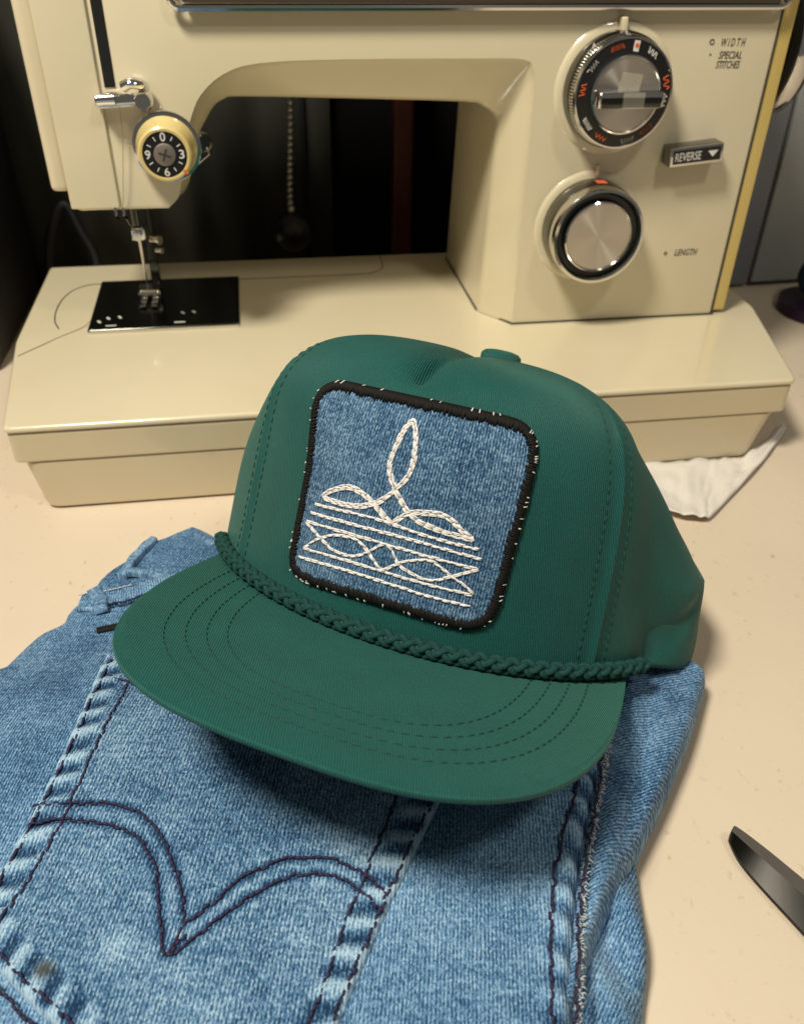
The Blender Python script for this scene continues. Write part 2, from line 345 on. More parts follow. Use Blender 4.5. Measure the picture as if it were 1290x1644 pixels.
for i in range(len(rings) - 1):
    for k in range(n): F.append((i * n + k, (i + 1) * n + k, (i + 1) * n + (k + 1) % n, i * n + (k + 1) % n))
F.append(tuple(range(n))); F.append(tuple(reversed(range((len(rings) - 1) * n, len(rings) * n))))
body = mk('body', (V, F), 'cream', None, True, 45)
# the pillar stands in a shallow dark joint
mk('pillar_joint', prism([(.1355, .524), (.1533, .4968), (.2912, .4968), (.2912, .626), (.1355, .626)], ZD + .0001, ZD + .0011), 'ink')
# left end cover, face plate, right end cover
mk('end_cover', rbox((-.1085, .560, .2165), (.0100, .108, .1540), .0035, 4), 'cream')
mk('face_plate', rbox((-.0897, YF - .0002, .2125), (.0258, .0036, .1590), .0010, 3), 'cream')
mk('side_cover', rbox((.2949, .560, .1735), (.0086, .1235, .2370), .0012, 3), 'yellow')
mk('slot_shade', rbox((-.0716, YF + .0006, .2425), (.0054, .0022, .0990), .0001, 1), 'black_matte')  # proud black strip; shade inside the take-up slot put into its colour
mk('cover_joint', rbox((.29045, YF + .002, .1735), (.0007, .004, .236), .0001, 1), 'ink')
# name panel with its chrome frame along the top of the arm
pan = mk('name_panel', rbox((.1270, YF - .0020, .2560), (.3150, .0080, .0500), .0010), 'brown')
fr = rpoly([(-.0365, .2285), (.2895, .2295), (.2895, .2845), (-.0365, .2840)], .0055, 5)
V, F = tube([(x, YF - .0048, z) for x, z in fr], .0017, 8, closed=True); mk('chrome_frame', (V, F), 'chrome', pan)
# printed words
def print_text(name, s, x, z, wd, ht, shear, mat, y=YF - .00008, parent=None, rot=0.0, ext=.00006, bold=.012):
    V, F = text_mesh(s, wd, ht, shear, ext, bold); c, s_ = math.cos(rot), math.sin(rot)
    return mk(name, ([(x + c * a - s_ * b, y - d, z + s_ * a + c * b) for a, b, d in V], F), mat, parent, False)
print_text('printed_word', 'W I D T H', .2650, .2122, .0142, .0040, .20, 'ink'); print_text('printed_word', 'SPECIAL', .2648, .2060, .0138, .0038, .20, 'ink')
print_text('printed_word', 'STITCHES', .2645, .2012, .0142, .0038, .20, 'ink'); print_text('printed_word', 'LENGTH', .2630, .0952, .0150, .0041, .20, 'ink')
V, F = tube([(.2523 + .0012 * math.cos(a), YF - .0001, .2125 + .0012 * math.sin(a)) for a in np.linspace(0, 2 * math.pi, 17)[:-1]], .0003, 5, closed=True); mk('printed_ring', (V, F), 'ink')
mk('printed_dot', lathe_y(.2528, YF, .2062, [(.0006, 0), (.0006, .0001)], 10), 'ink')
V, F = tube([(.2494 + .0008 * math.cos(a), YF - .0001, .0950 + .0008 * math.sin(a)) for a in np.linspace(0, 2 * math.pi, 13)[:-1]], .0003, 5, closed=True); mk('printed_ring', (V, F), 'ink')

# stitch selector dial
kx, kz = .1990, .1893
dial = mk('stitch_dial', lathe_y(kx, YF, kz, [(.0345, -.0005), (.0332, .0010), (.0315, .0016), (.0300, .0018), (.0290, .0019)], 96, False), 'cream')
mk('dial_skirt', lathe_y(kx, YF, kz, [(.0296, .001), (.0294, .0075), (.0286, .0088), (.0281, .0095)], 96, False), 'satin', dial)
o = mk('symbol_ring', lathe_y(kx, YF, kz, [(.0279, .0080), (.0277, .0145), (.0268, .0160), (.0205, .0172), (.0193, .0173)], 96, False), 'black', dial)
nr = 110; V = []; F = []
mbk = MB()
for k in range(nr):
    a = 2 * math.pi * k / nr; mbk.add(*tube([(kx + .0281 * math.cos(a), YF - .0098, kz + .0281 * math.sin(a)), (kx + .0279 * math.cos(a), YF - .0140, kz + .0279 * math.sin(a))], .0005, 5))
mk('knurling', (mbk.V, mbk.F), 'chrome', dial)['kind'] = 'stuff'
mk('chrome_rim', lathe_y(kx, YF, kz, [(.0278, .0138), (.0282, .0148), (.0276, .0164), (.0268, .0166), (.0264, .0160)], 96, False), 'chrome', dial)
mk('disc_rim', lathe_y(kx, YF, kz, [(.0196, .0170), (.0196, .0196), (.0188, .0200), (.0184, .0192)], 96, False), 'chrome', dial)
mk('dial_disc', lathe_y(kx, YF, kz, [(.0186, .0186), (.0183, .0191)], 96), 'brushed', dial)
bar = mk('grip_bar', rbox((kx + .0005, YF - .0230, kz - .0012), (.0366, .0090, .0082), .0018, 3), 'chrome', dial)
mk('grip_face', rbox((kx + .0005, YF - .0275, kz - .0022), (.0336, .0008, .0050), .0003, 2), 'steel_dark', bar)
# clear sticky tape left across the grip
tape = new_mat('yellowed clear tape', (.62, .58, .48), .35); tape.node_tree.nodes['Principled BSDF'].inputs['Alpha'].default_value = .22
mk('tape', rbox((kx + .0015, YF - .0279, kz - .001), (.0120, .0003, .0075), .0001, 1), tape, dial)
mk('tape', rbox((kx + .0015, YF - .0197, kz + .0062), (.0118, .0003, .0095), .0001, 1, Matrix.Rotation(.12, 4, 'Y')), tape, dial)
mk('pointer', rbox((kx - .0008, YF - .0036, kz + .0318), (.0034, .0060, .0078), .0012, 3, Matrix.Rotation(-.08, 4, 'Y')), 'cream', dial)
mk('indicator_mark', rbox((kx + .0030, YF - .0168, kz + .0233), (.0030, .0006, .0052), .0001, 1, Matrix.Rotation(.12, 4, 'Y')), 'white_print', dial)
mk('indicator_dot', lathe_y(kx + .0030, YF - .0170, kz + .0237, [(.0011, 0), (.0011, .0003)], 14), 'orange_print', dial)
def symbol(ang, kind, mat):
    R0 = .0237; L = .0068; pts = []; ca, sa = math.cos(ang), math.sin(ang)   # tangential u, radial v
    if kind == 'zig': pts = [(-L / 2 + L * k / 6, (.0011 if k % 2 else -.0011)) for k in range(7)]
    elif kind == 'dense': pts = [(-L / 2 + L * k / 14, (.0012 if k % 2 else -.0012)) for k in range(15)]
    elif kind == 'block': pts = [(-L / 2 + L * k / 11, (.0013 if (k // 2) % 2 else -.0013)) for k in range(12)]
    elif kind == 'wave': pts = [(-L / 2 + L * k / 16, .0017 * math.sin(k * .85)) for k in range(17)]
    elif kind == 'comb': pts = [(-L / 2, -.0011), (-L / 2, .0011), (-L / 4, -.0011), (-L / 4, .0011), (0, -.0011), (0, .0011), (L / 4, -.0011), (L / 4, .0011), (L / 2, .0011)]
    P = [(kx + (R0 + v) * ca - u * sa, YF - .0168, kz + (R0 + v) * sa + u * ca) for u, v in pts]
    mk('stitch_symbol', tube(P, .00026, 5), mat, dial)
for ang, kd, mt in ((58, 'block', 'white_print'), (108, 'dense', 'orange_print'), (146, 'comb', 'white_print'), (174, 'block', 'orange_print'), (218, 'dense', 'white_print'), (245, 'zig', 'orange_print'), (284, 'dense', 'white_print'), (312, 'dense', 'orange_print'), (14, 'wave', 'orange_print'), (-8, 'zig', 'white_print')):
    symbol(math.radians(ang), kd, mt)
print_text('dial_number', '4', kx - .018, kz + .0224, .0024, .0030, .1, 'white_print', YF - .0095, dial, .6); print_text('dial_number', '3', kx - .001, kz + .0283, .0020, .0024, .1, 'white_print', YF - .0092, dial)

# stitch length knob
lx, lz = .1949, .1135
knob = mk('length_knob', lathe_y(lx, YF, lz, [(.0335, -.0005), (.0322, .0010), (.0303, .0015), (.0284, .0016)], 96, False), 'cream')
mk('knob_skirt', lathe_y(lx, YF, lz, [(.0287, .0010), (.0286, .0120), (.0280, .0140)], 96, False), 'satin', knob)
mk('knob_rim', lathe_y(lx, YF, lz, [(.0279, .0120), (.0280, .0200), (.0274, .0218), (.0258, .0221), (.0249, .0206)], 96, False), 'chrome', knob)
mk('knob_channel', lathe_y(lx, YF, lz, [(.0251, .0208), (.0240, .0180), (.0212, .0178), (.0205, .0190)], 96, False), 'black', knob)
mk('disc_rim', lathe_y(lx, YF, lz, [(.0206, .0180), (.0205, .0212), (.0198, .0217), (.0193, .0208)], 96, False), 'chrome', knob)
mk('knob_disc', lathe_y(lx, YF, lz, [(.0195, .0203), (.0192, .0208)], 96), 'brushed', knob)
mk('orange_mark', rbox((lx + .0015, YF - .0090, lz + .0284), (.0060, .0060, .0006), .0002, 1, Matrix.Rotation(.05, 4, 'Y')), 'orange_print', knob)
mk('pointer', rbox((lx + .0012, YF - .0014, lz + .0330), (.0020, .0030, .0060), .0008, 2), 'cream', knob)
print_text('knob_number', '8', lx - .0068, lz + .0262, .0026, .0028, .1, 'ink', YF - .0145, knob, .2)

# reverse push lever
ra = math.radians(5.2); RM = Matrix.Rotation(-ra, 4, 'Y')
lev = mk('reverse_lever', rbox((.2512, YF - .0050, .1560), (.0322, .0125, .0106), .0010, 2, RM), 'satin')
mk('lever_frame', rbox((.2512, YF - .0109, .1560), (.0318, .0012, .0102), .0005, 2, RM), 'chrome', lev)
mk('lever_face', rbox((.2512, YF - .0113, .1560), (.0290, .0010, .0076), .0003, 1, RM), 'black', lev)
print_text('lever_word', 'REVERSE', .2458, .1555, .0158, .0046, .10, 'white_print', YF - .0119, lev, ra, bold=.0)
c_, s_ = math.cos(ra), math.sin(ra); tri = [(.0064, .0018), (.0124, .0018), (.0094, -.0016)]
V = [(.2512 + c_ * a - s_ * b, YF - .0119, .1560 + s_ * a + c_ * b) for a, b in tri]; V += [(x, y - .0002, z) for x, y, z in V]
mk('lever_arrow', (V, [(2, 1, 0), (3, 4, 5), (0, 1, 4, 3), (1, 2, 5, 4), (2, 0, 3, 5)]), 'white_print', lev, False)

# thread tension dial on the head
tx, tz = -.0468, .1650; Rk = .0136
ten = mk('tension_dial', lathe_y(tx, YF, tz, [(.0158, .0080), (.0155, .0100), (.0147, .0120), (.0139, .0205), (.0134, .0228), (.0124, .0236), (.0112, .0234)], 72, False), 'knob_yellow')
mk('dial_shaft', lathe_y(tx, YF, tz, [(.0100, -.001), (.0100, .009)], 40, False), 'chrome', ten)
mk('tension_disc', lathe_y(tx, YF, tz, [(.0120, .0030), (.0176, .0050), (.0178, .0060), (.0120, .0080)], 72, False), 'chrome', ten)
mk('tension_disc', lathe_y(tx, YF, tz, [(.0120, .0066), (.0172, .0074), (.0172, .0084), (.0120, .0090)], 72, False), 'chrome', ten)
mk('number_plate', lathe_y(tx, YF, tz, [(.0113, .0225), (.0111, .0229)], 60), 'black', ten)
mk('screw', lathe_y(tx, YF, tz, [(.0056, .0220), (.0055, .0237), (.0048, .0241)], 40), new_mat('grey screw', (.25, .22, .19), .5, .6), ten)
for a in (.35, 1.92): mk('screw_slot', rbox((tx, YF - .0242, tz), (.0064, .0003, .0010), .0001, 1, Matrix.Rotation(a, 4, 'Y')), 'ink', ten)
for k, s in enumerate(('0', '', '', '3', '', '', '6', '', '', '9', '', '')):
    a = math.radians(90 - 30 * k); x = tx + .0085 * math.cos(a); z = tz + .0085 * math.sin(a)
    if s: print_text('number', s, x, z, .0027, .0044, 0, 'white_print', YF - .0230, ten)
    else: mk('tick', rbox((x, YF - .0231, z), (.0005, .0002, .0022), .0001, 1, Matrix.Rotation(math.pi / 2 - a, 4, 'Y')), 'white_print', ten)
mk('orange_mark', rbox((tx + .0096, YF - .0236, tz - .0086), (.0030, .0006, .0012), .0002, 1, Matrix.Rotation(.75, 4, 'Y')), 'orange_print', ten)
P = [(tx + .0175 * math.cos(a), YF - .0070, tz + .0175 * math.sin(a)) for a in np.linspace(2.4, -.5, 26)]; P += [(tx + .0215, YF - .006, tz - .004), (tx + .0205, YF - .006, tz - .0005)]
mk('check_spring', tube(P, .0004, 6), 'chrome', ten)
mk('guide_button', lathe_y(tx + .0188, YF, tz + .0012, [(.0048, -.001), (.0048, .004), (.0036, .0052)], 24), 'steel_dark', ten)
mk('spring_hook', tube([(tx - .0145, YF - .006, tz + .000), (tx - .0195, YF - .007, tz + .0022), (tx - .0205, YF - .008, tz + .0050)], .0004, 6), 'chrome', ten)

# upper thread guide: clip, peg and post
gd = mk('thread_guide', rbox((-.0660, YF - .0050, .1878), (.0270, .0050, .0062), .0018, 3, Matrix.Rotation(-.06, 4, 'Y')), 'chrome')
mk('guide_peg', tube([(-.0780, YF - .0090, .1886), (-.0690, YF - .0090, .1890)], .0030, 14), 'chrome', gd)
mk('guide_clip', rbox((-.0715, YF - .0072, .1910), (.0110, .0060, .0008), .0003, 1), 'chrome', gd)
mk('guide_screw', lathe_y(-.0555, YF, .1876, [(.0050, .002), (.0050, .0085), (.0038, .0102)], 24), 'chrome', gd)
mk('guide_hook', tube(smoothline([(-.0640, YF - .0090, .1945), (-.0600, YF - .0098, .1962), (-.0560, YF - .0085, .1955), (-.0545, YF - .004, .1938)], 6), .0036, 12, flat=.75), 'chrome', gd)
for dx in (0, .0042): mk('lower_guide', tube([(-.0795 + dx, YF - .0010, .1330), (-.0793 + dx, YF - .0030, .1295), (-.0790 + dx, YF + .002, .1268)], .0010, 8), 'chrome')
# needle bar, clamp, needle, presser bar and foot
nb_ = mk('needle_bar', tube([(-.0800, .565, .150), (-.0797, .565, .098)], .0030, 16), 'steel_dark')
mk('needle_clamp', rbox((-.0787, .5640, .0985), (.0085, .0090, .0080), .0015, 3), 'chrome', nb_); mk('clamp_screw', tube([(-.0787, .5600, .0985), (-.0787, .5555, .0985)], .0028, 16), 'chrome', nb_)
mk('needle', tube([(-.0790, .565, .0955), (-.0788, .565, .075), (-.0787, .565, .0585)], .0010, 10, taper=lambda u: 1 - .45 * u), 'chrome', nb_)
pb_ = mk('presser_bar', tube([(-.0735, .575, .150), (-.0735, .575, .076)], .0030, 14), 'black'); mk('foot_screw', tube([(-.0720, .5720, .0915), (-.0665, .5690, .0915)], .0030, 14), 'chrome', pb_)
mk('lift_screw', tube([(-.0700, .5700, .0848), (-.0660, .5680, .0848)], .0020, 12), 'chrome', pb_)
mk('foot_shank', rbox((-.0735, .574, .0690), (.0060, .0050, .0170), .0010), 'steel_dark', pb_)
pf = mk('presser_foot', rbox((-.0775, .5655, .0590), (.0150, .0150, .0066), .0028, 4), 'chrome')
for dx in (-.0036, .0036): mk('toe', rbox((-.0775 + dx, .5545, .0562), (.0042, .0170, .0016), .0007, 2), 'chrome', pf)
mk('upper_thread', tube(smoothline([(-.0672, YF - .0075, .1900), (-.0690, YF - .0040, .1700), (-.0735, YF - .0028, .1420), (-.0760, YF + .004, .1275), (-.0785, .556, .1000)], 8), .00022, 5), new_mat('grey thread', (.33, .28, .2), .7))
# hand wheel at the right end
hw = MB(); hx = .312
def lathe_x(x0, cy, cz, prof, seg=56):
    V, F = lathe_y(0, 0, 0, prof, seg, True); return [(x0 - y, cy + x, cz + z) for x, y, z in V], [tuple(reversed(f)) for f in F]
V, F = lathe_x(.2985, .560, .2060, [(.012, 0), (.012, .012), (.030, .013), (.040, .015), (.0425, .018), (.0425, .030), (.040, .033), (.030, .034)], 64); wh = mk('hand_wheel', (V, F), 'black')
mk('wheel_rim', lathe_x(.2985, .560, .2060, [(.0428, .0195), (.0434, .0205), (.0434, .0275), (.0428, .0285)], 64), 'chrome', wh)
mk('wheel_hub', lathe_x(.2985, .560, .2060, [(.0200, .033), (.0195, .039), (.0170, .041)], 40), 'chrome', wh)

def m2w(x, y, z): return Matrix.Rotation(YAW, 3, 'Z') @ Vector((x, y, z))
# stray thread lying on the bed
V, F = tube([m2w(*p) for p in smoothline([(-.1478, .487, ZD + .0003), (-.138, .499, ZD + .0004), (-.128, .512, ZD + .0003), (-.117, .5235, ZD + .0006), (-.112, .529, ZD + .0027)], 6)], .00022, 5)
tag(build('sewing_thread', V, F, new_mat('brown thread', (.30, .22, .12), .8)), 'thin brown loose thread trailing over the sewing machine bed', 'thread')

# ---------------------------------------------------------------- green cap
def rotm(yaw, pit, rol):
    return Matrix.Rotation(yaw, 3, 'Z') @ Matrix.Rotation(pit, 3, 'X') @ Matrix.Rotation(rol, 3, 'Y')
HR = rotm(-.3185, -.3793, .068); HT = Vector((.0196, .2955, .0269))
cap = empty('cap', HT, HR.to_euler()); tag(cap, 'green twill rope cap with square denim patch resting on the folded jeans', 'cap')
D = dict(a=.1006, b=.0879, bb=.1013, h=.0961, zf=.1025, zs=.0749, zb=.0768, ef=.3597, es=.7954, eb=.75, bul=.0439, lean=-.0346, sx=-.0946)
def crown_e(t):
    ct = math.cos(t); Fr = float(S3((ct + .15))); bk = float(S3(max(-ct, 0)))
    return Fr, bk, D['es'] + (D['ef'] - D['es']) * Fr + (D['eb'] - D['es']) * bk
def crown_raw(t, ph):
    Fr, bk, e = crown_e(t); ct = math.cos(t); g = max(math.cos(ph), 0) ** e; s = max(math.sin(ph), 0) ** e
    Zt = D['zs'] + (D['zf'] - D['zs']) * Fr + (D['zb'] - D['zs']) * bk
    z = s * (D['h'] + (Zt - D['h']) * math.sqrt(g)); by = D['b'] if ct > 0 else D['bb']
    bul = 1 + D['bul'] * math.sin(math.pi * min(max(z / .09, 0), 1)) * (1 - Fr)
    return Vector((D['a'] * math.sin(t) * g * bul * (1 + D['sx'] * z / .1), -by * ct * g * bul + D['lean'] * z, z))
def G(x, s): return math.exp(-(x / s) ** 2)
HRi = HR.transposed()
def crown(t, ph):
    p = crown_raw(t, ph); x, y, z = p
    rad = Vector((math.sin(t), -math.cos(t), 0))
    # soft side panel: a flared kink low at the side, hollow above the bill end, slack folds at the back
    k = .0100 * G(t - 1.55, .34) * G(z, .026) + .0030 * G(t - 1.58, .28) * G(z - .030, .014) - .0040 * G(t - 1.18, .13) * G(z - .012, .016) - .0010 * G(t - 1.42 - z * 6, .09) * G(z - .020, .018) - .007 * float(S3((t - 1.85) / .3)) * G(z - .02, .04)
    k += .0050 * math.exp(-abs(z - .029) / .010) * G(t - 1.60, .30) - .0024 * G(t - 1.02, .13) * float(S3((z - .010) / .02)) * (1 if z < .075 else G(z - .075, .01))
    for (ta, za, tb2, zb2, dp, wd2) in ((1.14, .004, 1.75, .046, -.0026, .0050),):
        ax, az, bx2, bz2 = ta * .1, za, tb2 * .1, zb2; ux, uz = bx2 - ax, bz2 - az; LL = ux * ux + uz * uz; tt_ = ((t * .1 - ax) * ux + (z - az) * uz) / LL
        if -.15 < tt_ < 1.15: dl = abs((t * .1 - ax) * uz - (z - az) * ux) / math.sqrt(LL); k += dp * G(dl, wd2) * float(S3((tt_ + .15) / .3)) * float(S3((1.15 - tt_) / .35))
    p.z -= .0055 * G(t - 1.55, .42) * G(z, .030)
    k += -.0015 * G(t + 1.25, .5) * G(z - .02, .03) + .0030 * math.sin(5 * t + z * 60) * float(S3((abs(t) - 1.9) / .6)) * G(z - .03, .04)
    k -= .0030 * G(t - 1.15, .14) * G(z - .045, .04)
    p += rad * k
    # pinch where the front seam meets the crown top, and a shallow valley running back from it
    if y < .02 and z > .084:
        xc = -.0085 + .11 * max(0, y + .078); v = G(x - xc, .0060); run = float(S3((z - .087) / .008))
        p.z -= .0032 * v * run * float(S3((.02 - y) / .05)); p.y += .0034 * v * run * G(z - .093, .008) * (1 if y < -.05 else 0)
        p.z -= .0042 * G(x - xc, .0017) * run * G(y + .070, .012)
    # the seams between front and side panels stand slightly proud
    p += rad * .0035 * G(t + .72, .30) * G(z - .082, .020)
    for ts in (-.79, .79): p += rad * .0013 * G(t - ts, .018) * (1 if z < .085 else .4)
    wv_ = HR @ p + HT
    if wv_.z < .016: wv_.z = .006 + .010 * math.exp((wv_.z - .016) / .010); p = HRi @ (wv_ - HT)
    return p
def crown_S(t, S):
    e = crown_e(t)[2]; return crown(t, math.asin(min(S, .999) ** (1 / e)))
def ph_of(t, wv):
    e = crown_e(t)[2]; c = .70711 ** e
    return math.asin((2 * wv * c) ** (1 / e)) if wv <= .5 else math.acos(max((2 - 2 * wv) * c, 0) ** (1 / e))
def crown_n(t, S):
    a = crown_S(t + .01, S) - crown_S(t - .01, S); b = crown_S(t, min(S + .01, .98)) - crown_S(t, S - .01); return a.cross(b).normalized()
def panel(name, t0, t1, nt, nv, mat, label=None):
    V = []; F = []; uv = []; ts = np.linspace(t0, t1, nt + 1); ws = np.linspace(0, 1, nv + 1)
    for i, t in enumerate(ts):
        L = 0; last = None
        for j, wv in enumerate(ws):
            q = crown(float(t), ph_of(float(t), float(wv)))
            if last is not None: L += (q - last).length
            last = q; V.append(q); uv.append((.1 * t, L))
    for i in range(nt):
        for j in range(nv):
            a = i * (nv + 1) + j; F.append((a, a + nv + 1, a + nv + 2, a + 1))
    # turned hem inside the opening
    base = len(V)
    for i, t in enumerate(ts):
        q = V[i * (nv + 1)]; kf = .975 if abs(t) < 1.7 else .93; V.append(Vector((q.x * kf, q.y * kf, q.z + .001))); uv.append((.1 * t, -.003)); V.append(Vector((q.x * (kf - .01), q.y * (kf - .01), q.z + .018))); uv.append((.1 * t, -.022))
    for i in range(nt):
        a = i * (nv + 1); b = a + nv + 1; c = base + 2 * i; F.append((a, c, c + 2, b)); F.append((c, c + 1, c + 3, c + 2))
    o = build(name, V, F, mat, cap, True, uv); tag(o, label); return o
panel('front_panel', -.79, .79, 120, 110, M['green'])
panel('side_panel', .79, 2.35, 80, 64, M['green']); panel('side_panel', -2.35, -.79, 50, 50, M['green']); panel('back_panel', 2.35, 2 * math.pi - 2.35, 50, 50, M['green'])
# seam stitching, two rows along each front seam
for ts in (-.79, .79):
    for off in ((-.068, .055) if ts > 0 else (-.050, .045)):
        P = []; N = []
        for S in np.linspace(.02, .93, 60): P.append(crown_S(ts + off, float(S))); N.append(crown_n(ts + off, float(S)))
        mb = stitches(P, N, .0024, .0011, .00026, -.00002, .00005, 5); build('seam_stitching', mb.V, mb.F, M['green_plain'], cap)
# button
top = crown(0, math.pi / 2); bx = Vector((.003, .004, .0036)) + top
prof = [(.0080, -.0030), (.0086, .0002), (.0084, .0018), (.0070, .0030), (.0044, .0036), (.0013, .0038)]
V = []; F = []
for r_, z_ in prof:
    for k in range(28): a = 2 * math.pi * k / 28; V.append(bx + Vector((r_ * math.cos(a), r_ * math.sin(a), z_ - .0012)))
for i in range(len(prof) - 1):
    for k in range(28): F.append((i * 28 + k, i * 28 + (k + 1) % 28, (i + 1) * 28 + (k + 1) % 28, (i + 1) * 28 + k))
F.append(tuple((len(prof) - 1) * 28 + k for k in range(28)))
build('button', V, F, M['green_bill'], cap, True, [(v.x, v.y) for v in V])

# bill: stiff curved board covered in twill
AO, BO, C0, QQ = .0852, .1263, .0488, .6739
def spw(x, q): return math.copysign(abs(x) ** q, x)
def bill_out(k, ins=0.0):
    x = (AO - ins) * spw(math.sin(k), QQ); yy = (BO - ins) * spw(math.cos(k), QQ); return x, -C0 - yy
def bill_z(x, y): return -.0040 + .0011 * (x / AO) ** 2 + .0069 * max(min((-y - C0) / BO, 1), 0)
def bill_in(k):
    t = k / (math.pi / 2) * 1.06; return (D['a'] - .004) * math.sin(t), -(D['b'] - .004) * math.cos(t)
nk, nr_ = 140, 34; V = []; F = []; uv = []; th = .0032
ks = np.linspace(-math.pi / 2, math.pi / 2, nk + 1)
# even spacing along the outline
kk = np.linspace(-math.pi / 2 + 1e-4, math.pi / 2 - 1e-4, 4001); oo = np.array([bill_out(k) for k in kk]); Ls = np.concatenate([[0], np.cumsum(np.linalg.norm(np.diff(oo, axis=0), axis=1))]); ks = np.interp(np.linspace(0, Ls[-1], nk + 1), Ls, kk)
prof_b = [(j / nr_, 0.0) for j in range(nr_ + 1)] + [(1.006, -.25), (1.010, -.5), (1.006, -.75), (1.0, -1.0)] + [(1 - j / 8, -1.0) for j in range(1, 9)]
for k in ks:
    ix, iy = bill_in(k); ox, oy = bill_out(k)
    for u, dz in prof_b:
        x = ix + (ox - ix) * u; y = iy + (oy - iy) * u; edge = -.0009 * S3((u - .965) / .035) if dz == 0 else 0
        V.append((x, y, bill_z(x, y) + dz * th + float(edge))); uv.append((x, y))
m_ = len(prof_b)
for i in range(nk):
    for j in range(m_ - 1): a = i * m_ + j; F.append((a, a + 1, a + m_ + 1, a + m_))
build('bill', V, F, M['green_bill'], cap, True, uv)
for row in range(4):
    ins = .0130 + .0062 * row; P = []
    for k in np.linspace(-math.pi / 2 + .02, math.pi / 2 - .02, 400):
        x, y = bill_out(k, ins); y -= .000; P.append((x, y, bill_z(x, y)))
    P = [p for p in P if (p[0] / D['a']) ** 2 + (p[1] / D['b']) ** 2 > 1.0]
    mb = stitches(resample(P, .001), np.tile([0, 0, 1.], (len(resample(P, .001)), 1)), .0030, .0010, .00028, -.00004, .00004, 5); build('bill_stitching', mb.V, mb.F, M['green_plain'], cap)

# braided cord across the front
ts = np.linspace(-1.075, 1.10, 900); base = []
for t in ts:
    lift = .0016; q = Vector(((D['a'] + .0016) * math.sin(t), -(D['b'] + .0022) * math.cos(t), lift)); base.append(q)
P, Tn, Nn = frames(base); Lc = np.concatenate([[0], np.cumsum([(P[i + 1] - P[i]).length for i in range(len(P) - 1)])])
PITCHB = .0170; NS = 3
for sgn in (1, -1):
    for i in range(NS):
        pts = []
        for q in range(0, len(P), 2):
            s = Lc[q]; ph = sgn * 2 * math.pi * s / PITCHB + 2 * math.pi * i / NS; r_ = .00180 + sgn * .00048 * math.cos(2 * math.pi * NS * s / PITCHB)
            tap = min(1, s / .003 + .35, (Lc[-1] - s) / .003 + .35); n2 = Vector((0, 0, 1)); out = Tn[q].cross(n2) * 1.0
            pts.append(P[q] + (n2 * math.cos(ph) * 1.05 + out * math.sin(ph) * .95) * r_ * tap)
        build('braid_strand', *tube(pts, .00124, 8), M['braid'], cap)
build('braid_core', *tube([p for p in P[::6]], .0017, 8), M['green_plain'], cap)

# denim patch: coordinates are (10 cm times panel angle, 10 cm times height share)
PO = [(-0.04344,0.01656),(-0.04369,0.02695),(-0.04382,0.03883),(-0.04461,0.05253),(-0.04701,0.06555),(-0.0485,0.07198),(-0.04802,0.07661),(-0.04514,0.0795),(-0.03998,0.08103),(-0.02631,0.08172),(-0.0098,0.08241),(0.00546,0.08279),(0.0202,0.08292),(0.02877,0.08281),(0.03403,0.08211),(0.03773,0.08),(0.03987,0.07666),(0.04034,0.07204),(0.03995,0.06497),(0.03927,0.05559),(0.03832,0.0448),(0.03768,0.03262),(0.03728,0.02582),(0.03657,0.02046),(0.03433,0.01591),(0.03037,0.01326),(0.02567,0.01224),(0.01715,0.01249),(0.00347,0.01286),(-0.01084,0.01252),(-0.02373,0.01159),(-0.03284,0.01091),(-0.03865,0.01143),(-0.04187,0.01344)]
def ppt(p, q, off): t, S = p / .1, q / .1; return crown_S(t, S) + crown_n(t, S) * off
PO = smoothline(np.vstack([PO, PO[:1]]), 5)[:-1]
Q, F, dd, ss = fill_poly(PO, .0015)
V = [ppt(p, q, .0004 + .0012 * float(S3(d / .0012))) for (p, q), d in zip(Q, dd)]
patch = build('denim_patch', V, F, M['denim_patch'], cap, True, Q); patch['label'] = 'worn blue denim patch with black stitched edge and white boot stitching'
# black overlocked edge: threads wrapped over the rim
cen = PO.mean(0); L = resample(np.vstack([PO, PO[:1]]), .00062)
mb = MB(); wb = MB()
for i in range(len(L) - 1):
    a = L[i]; tg = L[(i + 1) % len(L)] - L[i - 1]; nrm = np.array([-tg[1], tg[0]]); nrm /= np.linalg.norm(nrm) + 1e-12
    if np.dot(nrm, cen - a) < 0: nrm = -nrm
    wd = .0028 + random.uniform(-.0006, .0006); sk = tg / (np.linalg.norm(tg) + 1e-12) * random.uniform(-.0003, .0003); pts = []
    for u, hgt in ((-.0010, .0001), (-.0007, .0010), (.0004, .0019 + random.uniform(0, .0002)), (wd * .6, .0020), (wd, .0012)):
        c2 = a + nrm * u + sk * (u / wd); pts.append(ppt(c2[0], c2[1], hgt))
    mb.add(*tube(pts, .00043, 5))
    if random.random() < .16:
        l_ = random.uniform(-.0002, .0010); pts = [ppt(*(a - nrm * .0011), .0002), ppt(*(a - nrm * .0009 + sk), .0014), ppt(*(a + nrm * (l_ - .0004) + sk * 2), .0025)]; wb.add(*tube(pts, .00017 * random.uniform(.7, 1.4), 5))
build('black_border', mb.V, mb.F, M['thread_black'], patch)['kind'] = 'stuff'; build('white_fray', wb.V, wb.F, M['thread_white'], patch)['kind'] = 'stuff'
